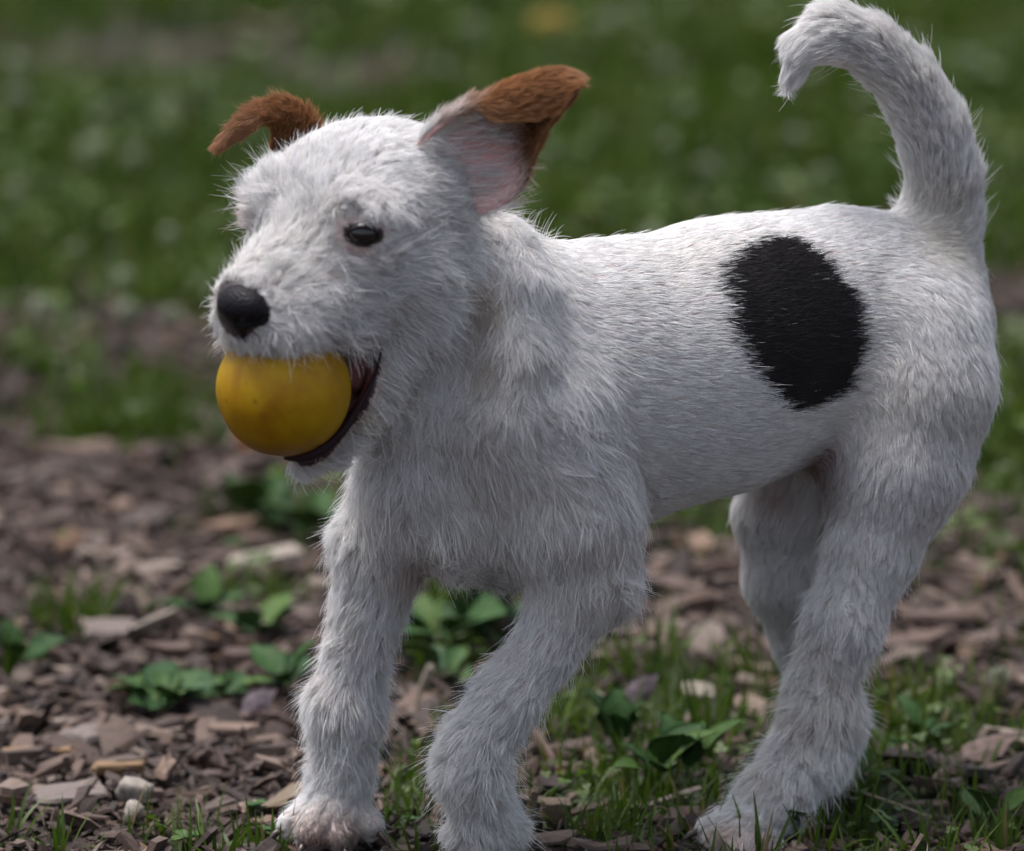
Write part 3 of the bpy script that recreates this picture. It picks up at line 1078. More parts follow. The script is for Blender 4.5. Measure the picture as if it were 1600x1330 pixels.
# fur styles: length cm, lift, mess, clump size cm, clump strength, droop
STY = {
    'back':  (0.65, 0.11, 0.09, 0.35, 0.40, 0.00),
    'flank': (0.74, 0.10, 0.10, 0.40, 0.45, 0.05),
    'neck':  (1.20, 0.16, 0.34, 0.55, 0.60, 0.12),
    'chest': (1.20, 0.18, 0.46, 0.60, 0.65, 0.20),
    'skull': (0.78, 0.18, 0.27, 0.40, 0.45, 0.00),
    'brow':  (1.30, 0.34, 0.34, 0.45, 0.60, 0.05),
    'muzz':  (1.00, 0.27, 0.40, 0.35, 0.55, 0.05),
    'lip':   (1.40, 0.26, 0.45, 0.35, 0.60, 0.25),
    'cheek': (1.40, 0.22, 0.38, 0.50, 0.65, 0.15),
    'beard': (1.65, 0.34, 0.45, 0.50, 0.70, 0.05),
    'toe':   (0.26, 0.14, 0.30, 0.35, 0.50, 0.05),
    'chin':  (0.60, 0.25, 0.35, 0.40, 0.60, 0.00),
    'leg':   (1.10, 0.36, 0.48, 0.45, 0.50, 0.10),
    'fore':  (0.95, 0.26, 0.36, 0.42, 0.50, 0.08),
    'thigh': (0.82, 0.16, 0.18, 0.40, 0.50, 0.08),
    'inner': (0.90, 0.14, 0.12, 0.40, 0.40, 0.05),
    'paw':   (0.95, 0.24, 0.28, 0.35, 0.55, 0.10),
    'tail':  (1.05, 0.28, 0.16, 0.45, 0.45, 0.00),
    'tip':   (1.15, 0.16, 0.14, 0.55, 0.30, 0.00),
}


def cone(a, ra, b=None, rb=None, k=0.8, sty='back', flow=None, sq=None):
    a = np.asarray(a, float)
    b = a if b is None else np.asarray(b, float)
    rb = ra if rb is None else rb
    if flow is None:
        f = b - a
        n = np.linalg.norm(f)
        f = f / n if n > 1e-6 else -BF
    else:
        f = np.asarray(flow, float)
        f = f / np.linalg.norm(f)
    prims.append(dict(a=a, b=b, ra=ra, rb=rb, k=k, sty=sty, flow=f, sq=sq))
    return prims[-1]


def chain(nodes, k=0.8, sty='back', flow=None, sq=None):
    """nodes: (u, v, Y, radius px)"""
    GROUPS[0] += 1
    for n0, n1 in zip(nodes[:-1], nodes[1:]):
        cone(P(*n0[:3]), n0[3] * PX, P(*n1[:3]), n1[3] * PX, k, sty, flow, sq)['grp'] = GROUPS[0]


def Yc(u, w=0.0):
    """depth of the body's midline below column u, shifted by w cm to the dog's right"""
    return 3.6 + (u - 1102) * PX * math.tan(YAW) + w * 0.95


LATSQ = (BR, 0.82)
back = -BF
# trunk
chain([(850, 570, Yc(850), 172), (930, 582, Yc(930), 192)], 1.5, 'flank', back + [0, 0, -.25], LATSQ)
chain([(930, 582, Yc(930), 192), (1020, 582, Yc(1020), 203), (1110, 560, Yc(1110), 206)], 1.5, 'flank', back + [0, 0, -.12], LATSQ)
chain([(1110, 560, Yc(1110), 206), (1200, 536, Yc(1200), 203), (1300, 508, Yc(1300), 176)], 1.5, 'flank', back, LATSQ)
chain([(1300, 500, Yc(1300), 168), (1400, 488, Yc(1400), 150), (1440, 515, Yc(1440), 120)], 1.5, 'back', back + [0, 0, -.2], LATSQ)
# withers, shoulders and chest
chain([(850, 500, Yc(850), 100), (960, 496, Yc(960), 103)], 1.5, 'back', back)
chain([(850, 640, Yc(850, -3), 120), (890, 790, Yc(890, -3.6), 108)], 1.5, 'neck', [.45, 0, -1])
chain([(770, 620, Yc(770, 2), 130), (680, 760, Yc(680, 2.8), 100)], 1.5, 'chest', [.1, 0, -1])
chain([(760, 650, Yc(760), 150), (745, 770, Yc(745), 116), (790, 830, Yc(790), 80)], 1.5, 'chest', [.1, 0, -1])
chain([(650, 740, Yc(650), 70), (720, 850, Yc(720), 45)], 1.0, 'chest', [.1, -.1, -1])
chain([(1000, 690, Yc(1000), 110), (880, 760, Yc(880), 120)], 1.5, 'flank', back + [0, 0, -.5], LATSQ)
# near hind leg (dog's left)
chain([(1430, 520, 5.6, 112), (1436, 600, 5.0, 108)], 1.4, 'thigh', [.35, 0, -1])
chain([(1436, 600, 5.0, 110), (1404, 720, 4.4, 106)], 1.4, 'thigh', [.05, 0, -1])
chain([(1404, 720, 4.4, 102), (1364, 850, 3.5, 76), (1320, 965, 2.6, 51)], 1.2, 'thigh', [-.12, 0, -1])
chain([(1320, 965, 2.6, 51), (1290, 1050, 2.3, 39), (1284, 1110, 2.2, 43)], 1.0, 'leg', [-.1, -.1, -1])
chain([(1312, 1130, 2.6, 28), (1290, 1175, 2.2, 34)], .8, 'leg')
chain([(1284, 1110, 2.2, 43), (1252, 1190, 1.6, 47), (1208, 1250, .9, 43)], 1.0, 'leg')
chain([(1208, 1250, .9, 43), (1165, 1292, 0, 42)], .9, 'paw')
# far hind leg
chain([(1340, 600, 9.5, 105), (1270, 700, 9.2, 95), (1224, 800, 9.0, 78), (1224, 900, 9.0, 56)], 1.3, 'inner')
chain([(1224, 900, 9.0, 56), (1245, 1000, 9.6, 40), (1268, 1070, 10.0, 34)], 1.0, 'inner')
chain([(1268, 1070, 10.0, 34), (1245, 1150, 9.6, 32), (1225, 1215, 9.0, 34)], .8, 'paw')
# belly skin fold and stifle
chain([(1290, 655, 6.0, 50), (1345, 745, 4.6, 55)], 1.4, 'inner', [.4, 0, -1])
# near front leg (dog's left), raised and bent at the wrist
chain([(880, 800, -2.4, 98), (915, 890, -2.6, 78)], 1.2, 'neck', [.2, 0, -1])
chain([(915, 890, -2.6, 74), (945, 925, -2.2, 34)], .9, 'fore', [.8, 0, -.5])
chain([(912, 900, -2.8, 66), (858, 1000, -3.6, 48), (796, 1085, -4.4, 39)], 1.0, 'fore')
chain([(796, 1085, -4.4, 39), (745, 1155, -5.0, 42), (738, 1195, -4.9, 43)], .9, 'leg')
chain([(738, 1195, -4.9, 43), (752, 1258, -4.2, 38)], .8, 'leg')
# far front leg (dog's right), standing
chain([(650, 770, .3, 96), (596, 850, .0, 66)], 1.3, 'fore', [-.1, 0, -1])
chain([(596, 850, .0, 64), (577, 940, -.2, 54), (557, 1030, -.4, 44), (538, 1105, -.6, 47)], 1.0, 'fore')
chain([(538, 1105, -.6, 47), (536, 1180, -.6, 40), (526, 1238, -.7, 38)], .9, 'leg')
chain([(526, 1238, -.7, 38), (514, 1282, -1.0, 44)], .8, 'paw')
# tail
TN = [(1452, 420, 9.6, 66), (1466, 350, 9.4, 58), (1474, 280, 9.0, 52), (1456, 200, 8.6, 48), (1418, 127, 8.2, 43),
      (1362, 73, 7.6, 39), (1305, 50, 7.0, 38), (1263, 70, 6.6, 30), (1246, 104, 6.4, 18), (1238, 124, 6.3, 8)]
chain(TN[:2], 1.6, 'tail', [.05, 0, 1])
chain(TN[1:7], .6, 'tail')
chain(TN[6:], .6, 'tip')
# neck
HO = P(590, 330, -3.3)
HYAW = math.radians(45)
HF = np.array([-math.cos(HYAW), -math.sin(HYAW), 0.0])
HL = np.array([math.sin(HYAW), -math.cos(HYAW), 0.0])
HU = np.array([0, 0, 1.0])


def H(f, l, u):
    return HO + HF * f + HL * l + HU * u


cone(H(-1.2, 0, -1.4), 3.4, P(800, 512, -.6), 3.45, 1.6, 'neck', [.9, .2, -.6])
cone(H(-.8, 0, -4.0), 2.5, P(725, 620, -.6), 3.3, 1.5, 'neck', [.3, .1, -1])
cone(P(640, 640, -3.4), 1.7, P(660, 760, -1.6), 2.4, 1.4, 'chest', [.1, .1, -1])
chain([(790, 380, -2.2, 34), (816, 455, -3.8, 44), (818, 550, -4.9, 44), (806, 640, -5.0, 38), (800, 730, -4.2, 28)], 1.1, 'neck', [.05, 0, -1])

cone(P(680, 280, -4.8), .75, P(722, 335, -4.8), .45, .8, 'skull', [.9, -.2, .45])
# head, symmetric in its own frame
n_head0 = len(prims)
for s in (1, -1):
    cone(H(-.5, .9 * s, .75), 3.1, None, None, 1.0, 'skull', -HF * .8 + HL * .6 * s - HU * .1)
    cone(H(1.3, 1.1 * s, .9), 2.75, None, None, 1.0, 'skull', -HF * .9 + HL * .3 * s + HU * .3)
    cone(H(3.0, 2.45 * s, .35), 1.9, None, None, .9, 'brow', HF * .35 + HL * .7 * s + HU * .15)
    cone(H(2.9, 1.5 * s, -2.2), 1.95, H(5.6, 1.05 * s, -2.9), 1.55, .9, 'muzz', -HF * .8 + HL * .25 * s - HU * .35)
    cone(H(2.9, 1.5 * s, -3.6), 1.45, H(7.4, .95 * s, -3.85), 1.08, .8, 'lip', -HF * .55 + HL * .35 * s - HU * .8)
    cone(H(.6, 2.3 * s, -1.9), 2.15, H(-.4, 2.1 * s, -3.6), 2.1, 1.2, 'cheek', -HF * .8 + HL * .3 * s - HU * .5)
    cone(H(.3, 1.5 * s, -4.8), 1.7, H(2.4, 1.35 * s, -7.5), 1.25, 1.0, 'cheek', -HF * .8 + HL * .3 * s - HU * .4)
    cone(H(2.4, 1.25 * s, -7.5), 1.2, H(4.0, .42 * s, -10.0), .85, .8, 'beard', -HF * .9 + HL * .3 * s - HU * .5)
cone(H(4.0, 0, -10.0), .85, H(4.9, 0, -10.7), .52, .7, 'chin', -HF * .6 - HU * .8)
cone(H(2.8, 0, .1), 2.1, H(4.0, 0, -1.2), 1.7, 1.1, 'brow', -HF * .5 + HU * .9)
cone(H(4.0, 0, -1.35), 1.95, H(7.9, 0, -2.75), 1.5, .9, 'muzz', -HF * 1.0 + HU * .25)
cone(H(8.0, 0, -3.3), 1.1, H(7.8, 0, -4.0), .85, .7, 'muzz', -HF * .4 - HU * .9)

BALL_C = H(6.15, 0, 0)
BALL_C = P(443, 608, BALL_C[1])
BALL_R = 3.03

# toes
TOES = []


def paw(tips, r, sty='toe'):
    for (root, tip) in tips:
        a, b = P(*root), P(*tip)
        cone(a, r * 1.1, b, r, .45, sty)
        TOES.append((a, b, r))


paw([((500, 1262, -.8), (458, 1288, -1.6)), ((508, 1268, -1.8), (486, 1304, -2.8)),
     ((526, 1270, -1.8), (534, 1308, -2.8)), ((542, 1264, -1.0), (574, 1290, -1.8))], .70)
paw([((1160, 1286, .2), (1112, 1298, -.4)), ((1158, 1294, -.8), (1122, 1318, -1.6)),
     ((1172, 1302, -1.0), (1160, 1332, -2.0)), ((1190, 1296, -.2), (1200, 1328, -1.0))], .70)
paw([((752, 1255, -4.5), (726, 1298, -4.6)), ((756, 1262, -4.6), (748, 1312, -4.7)),
     ((762, 1262, -4.2), (772, 1310, -4.3)), ((764, 1255, -3.7), (788, 1292, -3.8))], .62, 'leg')
paw([((1225, 1215, 9.0), (1195, 1235, 8.2)), ((1228, 1220, 8.6), (1215, 1246, 7.8)), ((1232, 1220, 8.8), (1236, 1244, 8.2))], .6)

CAV = [dict(a=BALL_C, b=H(2.2, 0, -6.1), ra=BALL_R + .03, rb=1.9)]
for s in (1, -1):
    CAV.append(dict(a=H(3.1, 2.5 * s, -5.7), b=H(4.2, 2.0 * s, -8.4), ra=.62, rb=.75))
    CAV.append(dict(a=H(4.2, 2.0 * s, -8.4), b=H(5.2, 1.0 * s, -9.9), ra=.75, rb=.8))

allp = np.array([p['a'] for p in prims] + [p['b'] for p in prims])
rmax = 6.5
HS = 0.16
F = Field([allp[:, 0].min() - 4, allp[:, 1].min() - 5, 0], [allp[:, 0].max() + 5, allp[:, 1].max() + 6, allp[:, 2].max() + 2.5], HS)
done = set()
for p in prims:
    g = p.get('grp')
    if g is None:
        F.add([p], p['k'])
    elif g not in done:
        done.add(g)
        F.add([q for q in prims if q.get('grp') == g], p['k'])
for c in CAV:
    F.sub(c, .25)

# eyes: where the pixel rays meet the head
e_n, _n = F.hit(567, 368)
loc_ = e_n - HO
EYE = (float(loc_ @ HF), float(loc_ @ HL), float(loc_ @ HU))
print('EYE local', EYE)
eyes = []
for s in (1, -1):
    c = H(EYE[0], EYE[1] * s, EYE[2])
    n = F.normal(c)[0]
    n = n / np.linalg.norm(n)
    eyes.append((c, n, s))
for c, n, s in eyes:
    tang = np.cross(HU, n); tang /= np.linalg.norm(tang)
    F.sub(dict(a=c + tang * .32 + n * .05, b=c - tang * .32 + n * .05, ra=.39, rb=.39), .10)
V, Q = F.surface()
print('body verts', len(V))
nrm = F.normal(V)

# ------------------------------------------------------------------ ears: folded leather sheets joined into the body
def sheet(Gp, thick):
    """Gp (I,J,3) -> verts, quads, side (+1 first face, -1 second), (i,j) params"""
    I, J = Gp.shape[:2]
    du = np.gradient(Gp, axis=0)
    dv = np.gradient(Gp, axis=1)
    n = np.cross(du, dv)
    n /= np.linalg.norm(n, axis=2, keepdims=True) + 1e-9
    th = np.full((I, J, 1), thick)
    top = (Gp + n * th / 2).reshape(-1, 3)
    bot = (Gp - n * th / 2).reshape(-1, 3)
    N = I * J
    q = []
    for i in range(I - 1):
        for j in range(J - 1):
            a, b, c, d = i * J + j, (i + 1) * J + j, (i + 1) * J + j + 1, i * J + j + 1
            q.append((a, b, c, d))
            q.append((N + d, N + c, N + b, N + a))
    rim = [(0, j) for j in range(J - 1)] + [(i, J - 1) for i in range(I - 1)] + [(I - 1, j) for j in range(J - 1, 0, -1)] + [(i, 0) for i in range(I - 1, 0, -1)]
    for a, b in zip(rim, rim[1:] + rim[:1]):
        ia, ib = a[0] * J + a[1], b[0] * J + b[1]
        q.append((ia, ib, N + ib, N + ia))
    nn = n.reshape(-1, 3)
    dur = (du / (np.linalg.norm(du, axis=2, keepdims=True) + 1e-9)).reshape(-1, 3)
    return np.concatenate([top, bot]), np.array(q), np.concatenate([nn, -nn]), np.concatenate([dur, dur])


tq = np.linspace(0, 1, 22)
ts = [0, .15, .33, .5, .66, .82, .94, 1]
B = resample([(748, 338), (786, 326), (817, 290), (829, 258), (840, 230), (851, 205), (864, 188), (886, 160)], ts, tq)
C = resample([(655, 225), (690, 192), (740, 160), (775, 139), (812, 124), (850, 112), (884, 110), (902, 122)], ts, tq)
D = resample([(655, 227), (689, 195), (738, 168), (770, 190), (805, 192), (848, 187), (880, 175), (894, 148)], ts, tq)
E1 = np.zeros((22, 17, 3))
for i, t in enumerate(tq):
    y0 = -5.1 - 1.6 * t
    for j in range(17):
        if j < 11:
            s_ = j / 10
            uv = lerp(B[i], C[i], s_)
            y = y0 + 1.25 * math.sin(math.pi * s_) * (1 - .6 * t) * min(1, .35 + 2 * t)
        else:
            s_ = (j - 10) / 6
            uv = lerp(C[i], D[i], s_)
            y = y0 - .32 * math.sin(math.pi * min(s_, .5)) - .12 * s_
        E1[i, j] = P(uv[0], uv[1], y)
e1v, e1q, e1n, e1f = sheet(E1, .26)
ts = [0, .2, .4, .55, .7, .85, 1]
Uu = resample([(494, 215), (486, 180), (464, 155), (432, 151), (390, 170), (358, 196), (337, 228)], ts, tq)
Ll = resample([(418, 250), (424, 212), (424, 196), (410, 190), (392, 203), (364, 222), (340, 235)], ts, tq)
E2 = np.zeros((22, 10, 3))
for i, t in enumerate(tq):
    y0 = -1.6 - 1.6 * t
    for j in range(10):
        s_ = j / 9
        uv = lerp(Uu[i], Ll[i], s_)
        E2[i, j] = P(uv[0], uv[1], y0 - .45 * math.sin(math.pi * s_) * (1 - .6 * t) + .9 * (1 - t) * (1 - s_) )
e2v, e2q, e2n, e2f = sheet(E2, .26)
nv0, nv1, nv2 = len(V), len(V) + len(e1v), len(V) + len(e1v) + len(e2v)

# ------------------------------------------------------------------ coat attributes per vertex
wsum = np.zeros(nv0)
flow = np.zeros((nv0, 3))
par = np.zeros((nv0, 6))
for p in prims:
    d = cone_d(V.astype(np.float32), p)
    w = np.exp(-np.clip(d + .3, 0, None) / .45)
    w[d > 4] = 0
    flow += w[:, None] * p['flow']
    par += w[:, None] * np.array(STY[p['sty']])
    wsum += w
flow /= wsum[:, None] + 1e-9
par /= wsum[:, None] + 1e-9
cav = np.full(nv0, 9.0)
for c in CAV:
    cav = np.minimum(cav, cone_d(V.astype(np.float32), c))
loc = (V - HO)
hf, hl, hu = loc @ HF, loc @ HL, loc @ HU
inmouth = (cav < .06) & (hf > -1)
lip = (cav < .34) & (~inmouth) & (hu < -4.6) & (hf > 1) & (hf < 7)
liplow = lip & (hu < -5.2)
skin = np.tile(np.array([.52, .40, .38]), (nv0, 1))
coat = np.tile(np.array([.88, .87, .865]), (nv0, 1))
dens = np.ones(nv0)
skin[inmouth] = (.16, .035, .035)
skin[lip] = (.022, .013, .014)
dens[inmouth] = 0
dens[lip] = 0
dens[lip & (hu > -5.4)] = .7
# eye surrounds
for c, n, s in eyes:
    tang = np.cross(HU, n); tang /= np.linalg.norm(tang)
    up_ = np.cross(n, tang)
    dd = V - c
    a_, b_ = dd @ tang, dd @ up_
    r_ = np.sqrt((a_ / .82) ** 2 + (b_ / .50) ** 2)
    near = np.linalg.norm(dd, axis=1) < 2.5
    skin[near & (r_ < 1.15)] = (.02, .013, .012)
    dens[near & (r_ < (1.08 if s > 0 else .6))] = 0
    inner = np.linalg.norm(dd - HF * .9 + HU * .45, axis=1)
    m = (inner < 1.5)
    coat[m] = lerp(coat[m], (.66, .36, .31), (.95 * (1 - inner[m] / 1.5))[:, None])
    dens[m & ~(dens == 0)] *= .75
    lenm = near & (r_ < (2.3 if s > 0 else 0))
    par[lenm, 0] *= .42
    par[lenm, 1] *= .5
    flow[lenm] += (dd[lenm] - (dd[lenm] @ n)[:, None] * n) * .9
# bridge of the muzzle and around the nose: shorter, a little pink and grey
NC = H(8.75, 0, -3.0)
dn = np.linalg.norm(V - NC, axis=1)
m = dn < 2.2
par[m, 0] *= .45 + .25 * (dn[m] / 2.2)
dens[dn < 1.3] = 0
skin[dn < 1.6] = (.03, .02, .022)
tn_ = np.clip(snoise(V, 3.2, 88)[:, :1] * .9, 0, 1)
coat = lerp(coat, (.74, .68, .59), tn_ * .22)
tn_ = np.clip(snoise(V, 2.2, 89)[:, :1] * 1.2 - .1, 0, 1) * (V[:, 2:3] < 17)
coat = lerp(coat, (.66, .56, .47), tn_ * .22)
# cheek folds and neck: yellowish wear, plus shade painted into the neck crease
def SP(u, v, y):
    p, _ = F.hit(u, v)
    return P(u, v, y) if np.isnan(p[0]) else p


def stain_or_shade(center, r, col, amt):
    d = np.linalg.norm(V - center, axis=1)
    m = d < r
    coat[m] = lerp(coat[m], col, (amt * (1 - d[m] / r))[:, None])
stain_or_shade(SP(750, 470, -5), 1.8, (.62, .50, .36), .7)  # yellowish, and darker as painted shade in the crease beside the neck fold
stain_or_shade(SP(762, 560, -4.5), 1.6, (.62, .52, .40), .6)  # lower part of the same crease, yellow tint and painted shade
stain_or_shade(SP(560, 560, -7), 2.0, (.6, .50, .42), .5)
stain_or_shade(SP(650, 880, -1), 2.0, (.55, .38, .30), .55)
stain_or_shade(SP(495, 1312, -2), 2.3, (.22, .11, .06), .95)
stain_or_shade(SP(548, 1305, -2), 1.6, (.10, .05, .035), .9)
stain_or_shade(SP(1125, 1310, -1), 1.5, (.50, .36, .26), .8)
stain_or_shade(SP(1190, 1330, -1.5), 1.5, (.45, .25, .20), .7)
stain_or_shade(SP(1330, 330, 8), 2.0, (.72, .70, .70), .5)
stain_or_shade(SP(1465, 370, 8), 3.0, (.68, .62, .50), .6)
gro = SP(1266, 728, 3.5)
stain_or_shade(gro, 3.1, (.22, .13, .11), .95)
m = np.linalg.norm(V - gro, axis=1) < 1.7
dens[m] *= .35
skin[m] = (.16, .085, .08)
stain_or_shade(SP(1215, 770, 3), 1.6, (.55, .38, .34), .7)
# eye corner mole dots are hair-free skin; the belly is nearly bare
bel = (V[:, 2] < P(1230, 760, 4)[2] + .8) & (V[:, 0] > P(1130, 760, 4)[0]) & (nrm[:, 2] < -.3) & (V[:, 2] > P(1230, 830, 5)[2])
par[bel, 0] *= .6
dens[bel] *= .6


def fold(Xe, ne, fe, I, J, kind):
    n = I * J
    k = np.arange(len(Xe)) % n
    ti, sj = (k // J) / (I - 1), (k % J) / (J - 1)
    return ti, sj


BROWN = np.array([.40, .19, .078])
WHITE = np.array([.88, .87, .865])
PINK = np.array([.80, .46, .43])
# ear 1: which face is the hollow one: on the main part it looks to the camera
t1, s1 = fold(e1v, e1n, e1f, 22, 17, 1)
half = len(e1v) // 2
mid = 11 * 17 + 5
hollow = np.zeros(len(e1v), bool)
first_is_hollow = e1n[mid] @ (-FW) > 0
hollow[:half] = first_is_hollow
hollow[half:] = not first_is_hollow
e1par = np.tile(np.array(STY['skull'], float), (len(e1v), 1))
e1coat = np.tile(BROWN, (len(e1v), 1))
e1skin = np.tile(BROWN * .6, (len(e1v), 1))
e1skin = lerp(e1skin, PINK * .9, np.clip(1 - (t1 - .2) / .2, 0, 1)[:, None])
e1dens = np.ones(len(e1v))
e1par[:, 0] = .66
e1par[:, 1] = .21
e1par[:, 2] = .12
e1par[:, 4] = .22
base = np.clip(1 - (t1 - .10 + .10 * snoise(e1v, .8, 61)[:, 0]) / .24, 0, 1)[:, None]
e1coat = lerp(e1coat, WHITE, base)
main = s1 < .62
hm = hollow & main
e1skin[hm] = lerp(lerp(PINK, (.24, .085, .07), np.clip(t1 * 2.6 - .5, 0, 1)[:, None]), BROWN * .8, np.clip((t1 - .45) / .3, 0, 1)[:, None])[hm]
rimb = hm & (s1 < .10) & (t1 > .4)
e1skin[rimb] = BROWN * .8
e1coat[hm] = lerp(WHITE * .95, BROWN * .7, np.clip((t1 - .30) / .22, 0, 1)[:, None])[hm]
e1dens[hm] = (np.clip(.085 - .08 * t1, .015, 1) + np.clip((t1 - .34) / .3, 0, 1) * .5)[hm]
e1par[hm, 0] = (1.9 - 1.5 * np.clip(t1 * 1.4, 0, 1))[hm]
e1par[hm, 1] = .30
e1par[hm, 2] = .35
e1flow = e1f.copy()
e1flow[hm] = e1flow[hm] + RT * .6
bm_ = (t1 < .3) & ~hm
e1par[bm_, 0] = 1.0
e1par[bm_, 1] = .3
# ear 2
t2, s2 = fold(e2v, e2n, e2f, 22, 10, 2)
e2par = np.tile(np.array(STY['skull'], float), (len(e2v), 1))
e2par[:, 0] = .9 - .5 * t2
e2par[:, 1] = .34 - .15 * t2
e2par[:, 2] = .30
e2par[:, 4] = .25
e2coat = lerp(np.tile(BROWN, (len(e2v), 1)), (.26, .15, .10), (rng.random((len(e2v), 1)) * .3))
e2skin = np.tile(BROWN * .6, (len(e2v), 1))
e2dens = np.ones(len(e2v)) * .9

VV = np.concatenate([V, e1v, e2v])
QQ = np.concatenate([Q, e1q + nv0, e2q + nv1])
NN = np.concatenate([nrm, e1n, e2n])
FL = np.concatenate([flow, e1flow, e2f])
PA = np.concatenate([par, e1par, e2par])
CO = np.concatenate([coat, e1coat, e2coat])
SK = np.concatenate([skin, e1skin, e2skin])
DE = np.concatenate([dens, e1dens, e2dens])

SPOT = np.array([(1148, 390), (1192, 371), (1240, 372), (1290, 410), (1325, 458), (1346, 510), (1342, 560), (1316, 608), (1276, 634), (1238, 644),
                 (1204, 622), (1176, 585), (1142, 530), (1122, 460), (1122, 415)], float)


def in_poly(u, v, poly):
    r = np.zeros(len(u), bool)
    j = len(poly) - 1
    for i in range(len(poly)):
        (xi, yi), (xj, yj) = poly[i], poly[j]
        c = ((yi > v) != (yj > v)) & (u < (xj - xi) * (v - yi) / (yj - yi + 1e-9) + xi)
        r ^= c
        j = i
    return r


def spot_mask(X, N, jit=0.0):
    u, v = project(X)
    if jit:
        u = u + rng.normal(0, 1, len(u)) * np.where(u < 1190, jit * 2.8, jit * 1.6) + 3 * np.sin(v * .09) + 2 * np.sin(v * .047 + 1)
        v = v + rng.normal(0, jit, len(v))
    return in_poly(u, v, SPOT) & (N @ FW < 0)


SK[spot_mask(VV, NN)] = (.02, .015, .018)

# ------------------------------------------------------------------ materials of the dog

k = Nodes('dog_skin')
a = k.n('ShaderNodeAttribute', attribute_name='skin_color')
k.l(k.mix(.25, a.outputs['Color'], k.ramp(k.noise(220, 4).outputs['Fac'], [(.3, (.25, .22, .22)), (.7, (1, 1, 1))]), 'MULTIPLY'), k.b.inputs['Base Color'])
k.b.inputs['Roughness'].default_value = .45
k.bump(k.noise(900, 3).outputs['Fac'], .3, .0006)
M['skin'] = k.m


def hair_mat(name):
    k = Nodes(name)
    a = k.n('ShaderNodeAttribute', attribute_name='fur_color')
    info = k.n('ShaderNodeHairInfo')
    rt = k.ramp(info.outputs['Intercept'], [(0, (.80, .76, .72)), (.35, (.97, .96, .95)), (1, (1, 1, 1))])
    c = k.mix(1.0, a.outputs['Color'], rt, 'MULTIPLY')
    k.l(c, k.b.inputs['Base Color'])
    k.b.inputs['Roughness'].default_value = .42
    k.b.inputs['Specular IOR Level'].default_value = .45
    tr = k.n('ShaderNodeBsdfTranslucent')
    k.l(c, tr.inputs['Color'])
    mx = k.n('ShaderNodeMixShader')
    mx.inputs[0].default_value = .38
    k.l(k.b.outputs[0], mx.inputs[1])
    k.l(tr.outputs[0], mx.inputs[2])
    k.l(mx.outputs[0], k.out.inputs['Surface'])
    return k.m


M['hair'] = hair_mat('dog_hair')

dog_me = np_mesh('dog', VV * CM, quads=QQ, mat=M['skin'])
set_col(dog_me, 'skin_color', SK)
dog = put(bpy.data.objects.new('dog', dog_me))
tag(dog, 'white rough haired puppy with black flank patch and brown ears, carrying a yellow ball', 'dog')


# ------------------------------------------------------------------ fur
def grow(root, n, fl, pr, nseg, seed, dev):
    """paths (K, nseg+1, 3)"""
    r = np.random.default_rng(seed)
    L, lift, mess, droop = pr[:, 0:1], pr[:, 1:2], pr[:, 2:3], pr[:, 5:6]
    fl = fl + snoise(root, 1.6, 11) * (mess * .9) + dev * mess * 1.1
    tn = unit(fl - n * (fl * n).sum(1, keepdims=True))
    d = unit(tn * (1 - lift) + n * (lift + .10))
    curl = snoise(root, .5, 5) * mess
    pts = [root - n * .03]
    x = root.copy()
    for j in range(nseg):
        t = (j + .5) / nseg
        dj = unit(d + curl * (t * 1.2) - n * ((1 - lift) * .55 * t * np.minimum(L, 1.6)) + np.array([0, 0, -1.0]) * droop * t * 1.6)
        x = x + dj * (L / nseg)
        pts.append(x)
    return np.stack(pts, 1)


